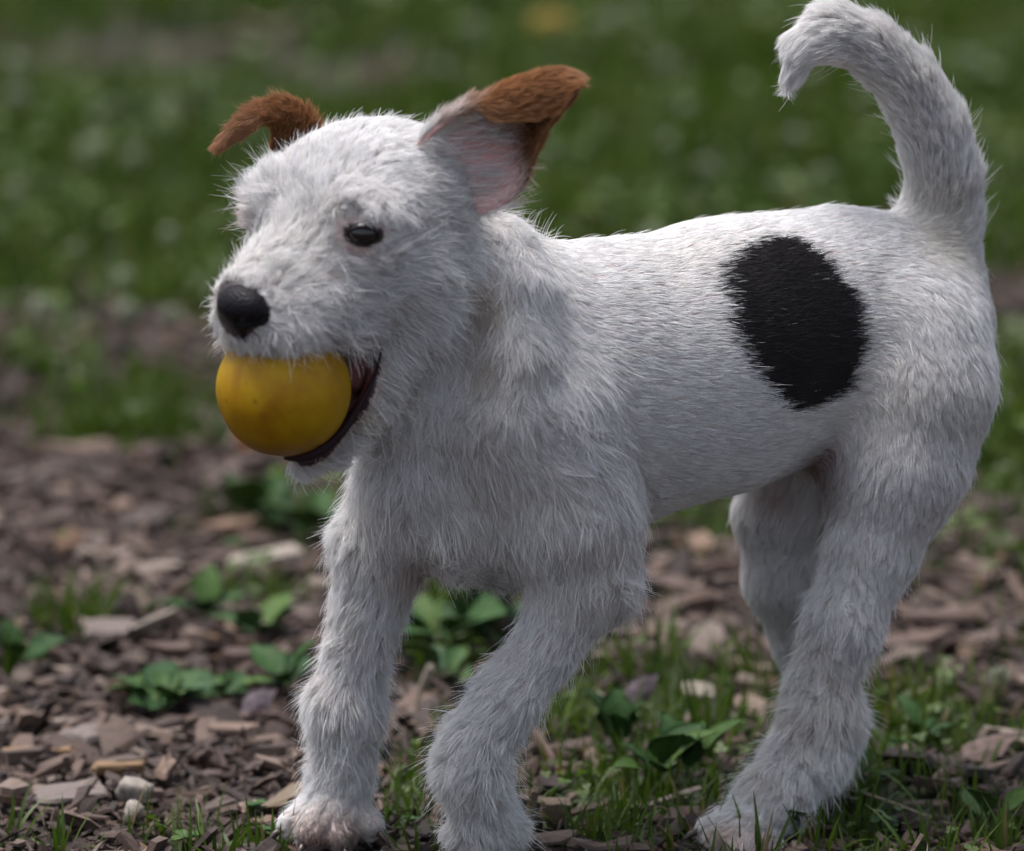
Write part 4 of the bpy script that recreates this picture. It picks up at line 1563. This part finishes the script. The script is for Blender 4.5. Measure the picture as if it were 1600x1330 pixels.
def make_fur(name, per_cm2, thick, nseg=5, seed=3):
    r = np.random.default_rng(seed)
    T = np.concatenate([QQ[:, [0, 1, 2]], QQ[:, [0, 2, 3]]])
    A, Bv, Cv = VV[T[:, 0]], VV[T[:, 1]], VV[T[:, 2]]
    area = np.linalg.norm(np.cross(Bv - A, Cv - A), axis=1) / 2
    fn = unit(NN[T].mean(1))
    face = -(fn @ FW)
    dv = DE[T].mean(1) * np.where(face < -.25, .30, 1.0)
    sty = PA[T][:, :, 0].mean(1)
    wgt = area * dv
    total = int(wgt.sum() * per_cm2)
    ti = r.choice(len(T), total, p=wgt / wgt.sum())
    b = r.random((total, 2))
    f = b.sum(1) > 1
    b[f] = 1 - b[f]
    w3 = np.stack([1 - b.sum(1), b[:, 0], b[:, 1]], 1)
    tri = T[ti]
    def it(Z):
        return (Z[tri] * (w3[:, :, None] if Z.ndim > 1 else w3)).sum(1)
    root, n, fl, pr, co = it(VV), unit(it(NN)), it(FL), it(PA), it(CO)
    # clumps
    from mathutils.kdtree import KDTree
    ncl = int(total / per_cm2 / .10)
    si = r.choice(total, ncl, replace=False)
    kd = KDTree(ncl)
    for i, q in enumerate(root[si]):
        kd.insert(q, i)
    kd.balance()
    rl = root.tolist()
    near = np.fromiter((kd.find(q)[1] for q in rl), np.int64, total)
    sdev = r.normal(0, 1, (ncl, 3))
    spr = pr[si].copy()
    spr[:, 0] *= r.uniform(.85, 1.15, ncl)
    sp = grow(root[si], n[si], fl[si], spr, nseg, 1, sdev)
    hdev = r.normal(0, 1, (total, 3)) * .55 + sdev[near] * .6
    pr2 = pr.copy()
    stray = r.random(total) < np.clip((pr[:, 2] - .12) * .22, .004, .055)
    pr2[:, 0] *= r.uniform(.55, 1.15, total) * np.where(stray, r.uniform(1.2, 1.7, total), 1)
    pr2[:, 1] = np.clip(pr2[:, 1] * r.uniform(.6, 1.5, total) + stray * .14, 0, .8)
    hp = grow(root, n, fl, pr2, nseg, 1, hdev)
    same = ((n * n[si][near]).sum(1) > .3)
    cs = pr[:, 4] * same * ~stray * r.uniform(.5, 1.15, total)
    t = np.linspace(0, 1, nseg + 1) ** 1.2
    rel = (sp[near] - sp[near][:, :1]) + root[si][near][:, None]
    hp = hp + (rel - hp) * (np.clip(cs, 0, .95)[:, None] * t[None])[:, :, None]
    # keep the hair outside the body
    for j in range(1, nseg + 1):
        x = hp[:, j]
        dd = F.at(x)
        e = np.where(dd < .03 * j / nseg + .01, .03 * j / nseg + .01 - dd, 0)
        e = np.clip(e, 0, .5)
        hp[:, j] = x + F.normal(x) * e[:, None] * (e[:, None] > 0)
    # colour per hair
    sm = spot_mask(root, n, 4.0)
    onbody = tri[:, 0] < nv0
    sm &= onbody
    stray_white = sm & (r.random(total) < .0015)
    co = co * r.uniform(.74, 1.08, (total, 1)) * r.uniform(.88, 1.04, (ncl, 1))[near] * (1 + r.normal(0, .025, (total, 3)))
    co[sm & ~stray_white] = np.array([.013, .010, .011]) * r.uniform(.6, 1.9, (int((sm & ~stray_white).sum()), 1))
    guard = r.random(total) < .16
    co = np.where(guard[:, None], co * 1.12, co * .97)
    co = np.clip(co, 0, .94)
    rad = thick * r.uniform(.7, 1.25, total) * np.where(guard, 1.75, 1.0) * np.where(face[ti] < -.25, 1.7, 1.0)
    cv = bpy.data.hair_curves.new(name)
    cv.add_curves([nseg + 1] * total)
    cv.attributes['position'].data.foreach_set('vector', (hp * CM).astype(np.float32).ravel())
    prof = np.array([1.0, .95, .85, .70, .5, .22])
    prof = np.interp(np.linspace(0, 1, nseg + 1), np.linspace(0, 1, 6), prof)
    ra = cv.attributes.get('radius') or cv.attributes.new('radius', 'FLOAT', 'POINT')
    ra.data.foreach_set('value', (rad[:, None] * prof[None] * CM).astype(np.float32).ravel())
    ca = cv.attributes.new('fur_color', 'FLOAT_COLOR', 'CURVE')
    cc = np.ones((total, 4), np.float32)
    cc[:, :3] = co
    ca.data.foreach_set('color', cc.ravel())
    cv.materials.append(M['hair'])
    print('FUR', name, total)
    return put(bpy.data.objects.new(name, cv), dog)


FUR_D = 430
fur = make_fur('fur', FUR_D, .0078)


# ------------------------------------------------------------------ long wisps that stick out of the coat
wp = np.random.default_rng(404)
W_P, W_C, W_R = [], [], []
WN = 9


def img_dir(du, dv, dd=0.0):
    d = RT * du - UPV * dv - FW * dd
    return d / np.linalg.norm(d)


def wisps(u, v, ru, rv, n, du, dv, length, rad=.010, fan=.25, bend=(0, 0), dd=.25, col=(.88, .87, .86), clumps=4, curl=.25, on=None, lift=.02):
    """n strands rooted within (ru, rv) px of (u, v), pointing along (du, dv) on the picture plane and dd towards the viewer"""
    for c in range(clumps):
        cu, cvv = u + wp.uniform(-1, 1) * ru, v + wp.uniform(-1, 1) * rv
        cd = wp.normal(0, fan, 2)
        ph = wp.random(3) * 6.28
        L0 = length * wp.uniform(.7, 1.15)
        for i in range(max(1, n // clumps)):
            if on is None:
                pu, pv = cu + wp.normal(0, 4), cvv + wp.normal(0, 4)
                p, nn = F.hit(pu, pv)
                if np.isnan(p[0]) or np.linalg.norm(p - NC) < 1.45:
                    continue
            else:
                k_ = wp.integers(len(on))
                p, nn = on[k_]
            d = img_dir(du + cd[0] + wp.normal(0, fan * .35), dv + cd[1] + wp.normal(0, fan * .35), dd)
            bd = img_dir(bend[0] + 1e-6, bend[1]) * math.hypot(*bend) + wp.normal(0, .05, 3)
            L = L0 * wp.uniform(.6, 1.1)
            x = p - nn * .05
            pts = [x]
            for j in range(WN - 1):
                t = j / (WN - 2)
                w = np.array([math.sin(ph[0] + t * 6), math.sin(ph[1] + t * 5), math.sin(ph[2] + t * 6)]) * curl * t
                dj = d + bd * t * 1.6 + w
                if j == 0:
                    dj = dj + nn * .5
                dj /= np.linalg.norm(dj)
                x = x + dj * L / (WN - 1)
                if on is None:
                    q = F.at(x)[0]
                    if q < lift + .04 * t:
                        x = x + F.normal(x)[0] * (lift + .04 * t - q)
                pts.append(x)
            W_P.append(np.array(pts))
            W_C.append(np.array(col) * wp.uniform(.82, 1.06))
            W_R.append(rad * wp.uniform(.7, 1.2))


CREAM = (.74, .64, .48)
# muzzle: hairs hanging over the ball and over the corner of the mouth
wisps(470, 528, 70, 8, 46, -.1, 1.0, 1.15, .010, .35, (0, .2), .5, clumps=14)
wisps(555, 512, 22, 14, 34, .45, .9, 2.1, .012, .25, (.15, .25), .45, clumps=7)
wisps(585, 520, 14, 10, 14, .2, 1.0, 1.5, .011, .3, (0, .2), .4, clumps=4)
wisps(350, 500, 16, 30, 26, -1, .45, 1.3, .009, .3, (0, .3), .2, CREAM, 8)
wisps(440, 500, 22, 16, 40, .35, .9, 1.3, .010, .35, (0, .1), .4, clumps=10)
# beard
wisps(585, 668, 26, 30, 130, .9, .25, 1.8, .011, .42, (.1, .25), .3, (.86, .80, .70), 24, .45)
wisps(620, 630, 18, 20, 50, .95, -.1, 1.9, .011, .35, (.1, .55), .2, (.78, .74, .68), 8, .4)
wisps(530, 722, 26, 10, 40, .3, .9, 1.0, .009, .45, (0, .1), .25, (.76, .70, .62), 10)
wisps(545, 690, 20, 20, 40, .7, .6, 1.2, .010, .4, (0, .2), .3, (.78, .73, .66), 8)
# brow and forehead
wisps(450, 300, 45, 45, 120, -.35, 1.0, 2.0, .010, .30, (.1, .35), .25, clumps=20)
wisps(410, 270, 28, 30, 70, -.9, .35, 1.5, .009, .35, (-.1, .6), .2, clumps=14)
wisps(395, 345, 14, 30, 40, -.7, .7, 1.3, .009, .35, (0, .3), .2, clumps=10)
wisps(500, 330, 26, 40, 60, -.4, 1.0, 1.6, .009, .3, (.2, .2), .2, clumps=12)
wisps(572, 345, 20, 3, 30, .8, .30, .75, .009, .15, (.2, .35), .5, clumps=6)
wisps(600, 400, 40, 22, 60, .8, .55, 1.2, .009, .25, (0, .2), .2, clumps=12)
# the tuft in front of the ear and on the skull line
wisps(690, 212, 26, 16, 90, .35, -1.0, 1.5, .010, .35, (.25, .1), .1, clumps=16)
wisps(560, 190, 70, 6, 40, .3, -1.0, .8, .008, .35, (.3, 0), .1, clumps=16)
wisps(830, 372, 34, 8, 90, .35, -1.0, 1.5, .010, .35, (.3, .1), .1, clumps=20)
wisps(760, 350, 30, 12, 60, .8, .3, 1.4, .010, .3, (.1, .4), .3, clumps=12)
# cheek
wisps(660, 520, 50, 40, 80, .75, .6, 1.8, .010, .25, (0, .2), .2, clumps=14)
# neck fold, chest and elbow tufts
wisps(800, 560, 26, 60, 110, -.05, 1.0, 1.9, .010, .25, (0, .1), .25, clumps=16)
wisps(690, 830, 16, 22, 60, .1, 1.0, 2.1, .010, .18, (-.05, .1), .2, clumps=6)
wisps(740, 850, 40, 16, 60, .1, 1.0, 1.2, .009, .3, (0, .1), .2, clumps=12)
wisps(975, 915, 18, 16, 90, .9, .35, 1.4, .010, .3, (.1, .2), .15, clumps=12)
wisps(1000, 860, 14, 30, 50, .7, .7, 1.2, .009, .3, (0, .2), .15, clumps=8)
# legs
wisps(596, 1085, 8, 60, 70, .9, .55, 1.3, .010, .35, (.2, .2), .15, clumps=12)
wisps(488, 1080, 14, 60, 90, -.8, .7, 1.4, .010, .35, (0, .3), .15, clumps=16)
wisps(480, 1200, 12, 60, 50, -.6, .8, 1.1, .010, .35, (0, .3), .15, clumps=12)
wisps(590, 1200, 8, 50, 50, .6, .7, 1.0, .010, .35, (0, .3), .15, clumps=10)
wisps(710, 1150, 20, 40, 90, -.7, .8, 1.4, .010, .35, (0, .4), .15, clumps=14)
wisps(780, 1240, 14, 40, 60, .6, .8, 1.1, .010, .35, (0, .3), .15, clumps=12)
wisps(870, 1090, 16, 60, 50, .8, .5, .9, .009, .3, (0, .3), .15, clumps=10)
wisps(1220, 1130, 16, 40, 70, -.7, .75, 1.4, .010, .3, (0, .4), .15, clumps=12)
wisps(1135, 1255, 22, 16, 90, -.8, -.2, 1.5, .011, .35, (-.2, .9), .2, clumps=10)
wisps(1330, 1150, 10, 50, 60, .6, .8, 1.0, .009, .3, (0, .3), .15, clumps=12)
wisps(1400, 960, 10, 60, 50, .8, .6, 1.0, .009, .3, (0, .3), .15, clumps=12)
# tail root and tip
wisps(1408, 318, 12, 18, 60, -.7, -.6, 1.0, .009, .3, (-.2, -.3), .1, clumps=10)
wisps(1510, 300, 8, 80, 50, .7, -.6, 1.0, .008, .3, (.1, -.2), .1, clumps=16)
wisps(1245, 60, 14, 30, 50, -.8, .5, 1.1, .009, .3, (0, .3), .1, clumps=10)
wisps(1360, 45, 60, 10, 40, -.1, -1.0, 1.0, .008, .35, (-.3, 0), .1, clumps=14)
# inside the near ear: long soft hair sweeping from the head towards the tip
rows_, cols_ = [], []
roots_a = [(E1[i, j], -FW) for i in range(1, 9) for j in range(3, 11)]
roots_b = [(E1[i, j], -FW) for i in range(0, 7) for j in range(0, 5)]
for _ in range(34):
    i, j = int(wp.integers(1, 9)), int(wp.integers(3, 11))
    wisps(0, 0, 0, 0, 12, 1.0, wp.uniform(-.75, .1), 2.4, .012, .18, (.1, wp.uniform(.0, .5)), .35, (.80, .76, .74), 1, .35, on=[(E1[i, j] + RT * .12 * q + UPV * .05 * q, -FW) for q in range(-2, 3)])
for _ in range(12):
    i, j = int(wp.integers(0, 7)), int(wp.integers(0, 5))
    wisps(0, 0, 0, 0, 12, 1.0, wp.uniform(-.1, .35), 1.8, .009, .2, (.1, -.2), .35, (.80, .77, .75), 1, .3, on=[(E1[i, j] + RT * .12 * q, -FW) for q in range(-2, 3)])
for _ in range(26):
    i = int(wp.integers(0, 8))
    wisps(0, 0, 0, 0, 10, .9, wp.uniform(-.7, .1), 1.2, .009, .25, (.1, .3), .3, (.88, .85, .82), 1, .3, on=[(E1[i, 13] + RT * .1 * q, -FW) for q in range(-2, 3)])
for _ in range(18):
    i = int(wp.integers(6, 17))
    wisps(0, 0, 0, 0, 7, 1.0, wp.uniform(.0, .5), .8, .007, .25, (.1, .2), .3, (.50, .30, .17), 1, .3, on=[(E1[i, 15] + RT * .1 * q, -FW) for q in range(-2, 3)])
for _ in range(22):
    i = int(wp.integers(1, 14))
    wisps(0, 0, 0, 0, 7, -.5, wp.uniform(-1, -.2), .8, .007, .3, (-.3, .3), .1, (.52, .30, .15), 1, .3, on=[(E2[i, 1] + RT * .1 * q, -FW) for q in range(-1, 2)])
for _ in range(14):
    i = int(wp.integers(1, 12))
    wisps(0, 0, 0, 0, 7, 1.0, wp.uniform(-.2, .6), 1.0, .007, .3, (.0, .2), .1, (.70, .58, .45), 1, .3, on=[(E1[i, 0] + RT * .05 * q, -FW) for q in range(-1, 2)])
wp_ = np.stack(W_P)
cv = bpy.data.hair_curves.new('whisker')
cv.add_curves([WN] * len(wp_))
cv.attributes['position'].data.foreach_set('vector', (wp_ * CM).astype(np.float32).ravel())
prof = np.array([.8, 1, 1, .95, .85, .72, .55, .38, .15])
ra = cv.attributes.get('radius') or cv.attributes.new('radius', 'FLOAT', 'POINT')
ra.data.foreach_set('value', (np.array(W_R)[:, None] * prof[None] * CM).astype(np.float32).ravel())
ca = cv.attributes.new('fur_color', 'FLOAT_COLOR', 'CURVE')
cc = np.ones((len(wp_), 4), np.float32)
cc[:, :3] = np.array(W_C)
ca.data.foreach_set('color', cc.ravel())
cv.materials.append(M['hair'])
put(bpy.data.objects.new('whisker', cv), dog)
print('WISPS', len(wp_))

# ------------------------------------------------------------------ the ball
k = Nodes('yellow_rubber')
tc = k.n('ShaderNodeTexCoord')
n1 = k.noise(38, 5, .6, tc.outputs['Object'])
n2 = k.noise(260, 3, .5, tc.outputs['Object'])
c1 = k.ramp(n1.outputs['Fac'], [(.28, (.20, .082, .0015)), (.48, (.30, .160, .0015)), (.7, (.36, .22, .002))])
vo = k.n('ShaderNodeTexVoronoi', feature='F1')
vo.inputs['Scale'].default_value = 110
k.l(tc.outputs['Object'], vo.inputs['Vector'])
spk = k.ramp(vo.outputs['Distance'], [(.0, (.10, .07, .04)), (.10, (.2, .12, .06)), (.16, (1, 1, 1))])
patch = k.ramp(k.noise(30, 2, .5, tc.outputs['Object']).outputs['Fac'], [(.52, (0, 0, 0)), (.6, (1, 1, 1))])
k.l(k.mix(patch, c1, k.mix(1, c1, spk, 'MULTIPLY')), k.b.inputs['Base Color'])
k.l(k.ramp(n1.outputs['Fac'], [(.3, (.45,) * 3), (.7, (.6,) * 3)]), k.b.inputs['Roughness'])
k.b.inputs['Specular IOR Level'].default_value = .22
k.b.inputs['Subsurface Weight'].default_value = .15
k.b.inputs['Subsurface Radius'].default_value = (.01, .006, .002)
k.bump(n2.outputs['Fac'], .12, .0006)
I_, J_ = 48, 96
v_ = [(0, 0, BALL_R)]
for i in range(1, I_):
    for j in range(J_):
        a_, b_ = math.pi * i / I_, 2 * math.pi * j / J_
        rr = BALL_R * (1 + .004 * math.sin(3 * b_ + 2 * a_)) - (.035 if abs(a_ - 1.57) < .02 else 0)
        v_.append((rr * math.sin(a_) * math.cos(b_), rr * math.sin(a_) * math.sin(b_), rr * math.cos(a_)))
v_.append((0, 0, -BALL_R))
q_ = [(1 + i * J_ + j, 1 + (i + 1) * J_ + j, 1 + (i + 1) * J_ + (j + 1) % J_, 1 + i * J_ + (j + 1) % J_) for i in range(I_ - 2) for j in range(J_)]
t_ = [(0, 1 + j, 1 + (j + 1) % J_) for j in range(J_)] + [(len(v_) - 1, 1 + (I_ - 2) * J_ + (j + 1) % J_, 1 + (I_ - 2) * J_ + j) for j in range(J_)]
me = np_mesh('ball', np.array(v_) * CM, tris=np.array(t_), quads=np.array(q_), mat=k.m)
ball = put(bpy.data.objects.new('ball', me))
ball.location = Vector(BALL_C * CM)
ball.rotation_euler = (.4, .9, .3)
tag(ball, 'scuffed yellow rubber ball held in the mouth of the puppy', 'ball')


# ------------------------------------------------------------------ face parts
def field_mesh(name, adds, subs, mat, h=.045, k_add=.35, k_sub=.12, cols=None):
    lo = np.min([np.minimum(p['a'] - p['ra'], p['b'] - p['rb']) for p in adds], 0) - .6
    hi = np.max([np.maximum(p['a'] + p['ra'], p['b'] + p['rb']) for p in adds], 0) + .6
    f = Field(lo, hi, h)
    for p in adds:
        f.add([p], k_add)
    for p in subs:
        f.sub(p, k_sub)
    v, q = f.surface()
    me = np_mesh(name, v * CM, quads=q, mat=mat)
    return me, v


def C_(a, ra, b=None, rb=None, sq=None):
    return dict(a=a, b=a if b is None else b, ra=ra, rb=ra if rb is None else rb, sq=sq)


k = Nodes('nose_leather')
tc = k.n('ShaderNodeTexCoord')
vo = k.n('ShaderNodeTexVoronoi', feature='F1')
vo.inputs['Scale'].default_value = 900
k.l(tc.outputs['Object'], vo.inputs['Vector'])
k.b.inputs['Base Color'].default_value = (.007, .006, .008, 1)
k.b.inputs['Roughness'].default_value = .46
k.b.inputs['Specular IOR Level'].default_value = .13
k.bump(vo.outputs['Distance'], .7, .0006)
NO = H(8.75, .40, -3.02)
def Nz(f, l, u):
    return NO + (HF * f + HL * l + HU * u) * 1.14
adds = [C_(Nz(0, .42, .22), .84), C_(Nz(0, -.42, .22), .84), C_(Nz(.12, 0, .30), .88), C_(Nz(-.05, 0, -.5), .55, Nz(-.2, 0, -1.15), .24),
        C_(Nz(-.2, .80, -.05), .46), C_(Nz(-.2, -.80, -.05), .46), C_(Nz(-.3, 0, .35), .8)]
subs = []
for s in (1, -1):
    subs.append(C_(Nz(.56, .42 * s, -.24), .27, Nz(.34, .95 * s, -.30), .22))
    subs.append(C_(Nz(.34, .95 * s, -.30), .18, Nz(.0, 1.22 * s, -.02), .07))
subs.append(C_(Nz(.88, 0, -.1), .06, Nz(.50, 0, -1.15), .08))
me, _v = field_mesh('nose', adds, subs, k.m)
put(bpy.data.objects.new('nose', me), dog)

k = Nodes('eye_wet')
tc = k.n('ShaderNodeTexCoord')
k.b.inputs['Base Color'].default_value = (.004, .003, .003, 1)
k.b.inputs['Roughness'].default_value = .04
k.b.inputs['Specular IOR Level'].default_value = .6
M['eye'] = k.m
k = Nodes('eye_rim')
k.b.inputs['Base Color'].default_value = (.018, .012, .011, 1)
k.b.inputs['Roughness'].default_value = .7
k.b.inputs['Specular IOR Level'].default_value = .06
M['rim'] = k.m
for c, n, s in eyes:
    tang = np.cross(HU, n); tang /= np.linalg.norm(tang)
    up_ = np.cross(n, tang)
    import bmesh
    bm = bmesh.new()
    bmesh.ops.create_uvsphere(bm, u_segments=40, v_segments=24, radius=.70 * CM)
    me = bpy.data.meshes.new('eye')
    bm.to_mesh(me); bm.free()
    for p_ in me.polygons:
        p_.use_smooth = True
    me.materials.append(M['eye'])
    o = put(bpy.data.objects.new('eye', me), dog)
    o.location = Vector((c - n * .47) * CM)
    o.scale = (1.12, 1.0, .96)
    o.rotation_euler = (0, 0, math.atan2(tang[1], tang[0]))
    # almond rim
    pts, rad = [], []
    for q in np.linspace(0, 2 * math.pi, 37):
        a_ = .68 * math.cos(q)
        b_ = .43 * math.sin(q) * (1 - .3 * abs(math.cos(q)) ** 2)
        depth = .18 - .28 * (math.cos(q)) ** 2 * .9
        pts.append(c + tang * a_ + up_ * b_ + n * (depth - .02))
        rad.append(.06 if math.sin(q) > 0 else .045)
    me = tube('eyelid', pts, rad, M['rim'], 8)
    for p_ in me.polygons:
        p_.use_smooth = True
    put(bpy.data.objects.new('eyelid', me), dog)

# lips, tongue, teeth
k = Nodes('lip_dark')
k.b.inputs['Base Color'].default_value = (.018, .007, .009, 1)
k.b.inputs['Roughness'].default_value = .55
k.b.inputs['Specular IOR Level'].default_value = .18
k.bump(k.noise(500, 3).outputs['Fac'], .4, .0006)
M['lip'] = k.m
k = Nodes('tongue_pink')
k.l(k.ramp(k.noise(400, 3).outputs['Fac'], [(.3, (.22, .07, .07)), (.7, (.36, .14, .13))]), k.b.inputs['Base Color'])
k.b.inputs['Roughness'].default_value = .35
k.bump(k.noise(700, 3).outputs['Fac'], .5, .0008)
M['tongue'] = k.m
me, _v = field_mesh('tongue', [C_(H(1.2, 0, -6.0), 1.0, H(2.3, .5, -7.2), .75), C_(H(1.9, 1.0, -6.3), .55, H(2.5, 1.0, -7.3), .45)], [dict(a=BALL_C, b=BALL_C, ra=BALL_R + .03, rb=BALL_R + .03)], M['tongue'], .06)
put(bpy.data.objects.new('tongue', me), dog)
lip_px = [(596, 545, -6.9), (590, 575, -7.1), (575, 610, -7.4), (556, 645, -7.8), (535, 676, -8.1), (506, 702, -8.3), (472, 716, -8.4), (444, 714, -8.3)]
lp = np.array([P(*q) for q in lip_px])
me = tube('lip', resample(lp, np.linspace(0, 1, 8), np.linspace(0, 1, 30)), np.interp(np.linspace(0, 1, 30), [0, .3, .55, .8, 1], [.06, .12, .19, .30, .12]), M['lip'], 10)
for p_ in me.polygons:
    p_.use_smooth = True
put(bpy.data.objects.new('lip', me), dog)

# claws
k = Nodes('claw_horn')
k.b.inputs['Base Color'].default_value = (.045, .028, .022, 1)
k.b.inputs['Roughness'].default_value = .35
for a, b, r_ in TOES:
    d = b - a
    d = d / np.linalg.norm(d)
    p0 = b + d * r_ * .85 + np.array([0, 0, .12])
    me = tube('claw', [p0, p0 + d * .5 + [0, 0, -.04], p0 + d * 1.0 + [0, 0, -.30]], [.19, .15, .03], k.m, 8)
    for p_ in me.polygons:
        p_.use_smooth = True
    put(bpy.data.objects.new('claw', me), dog)
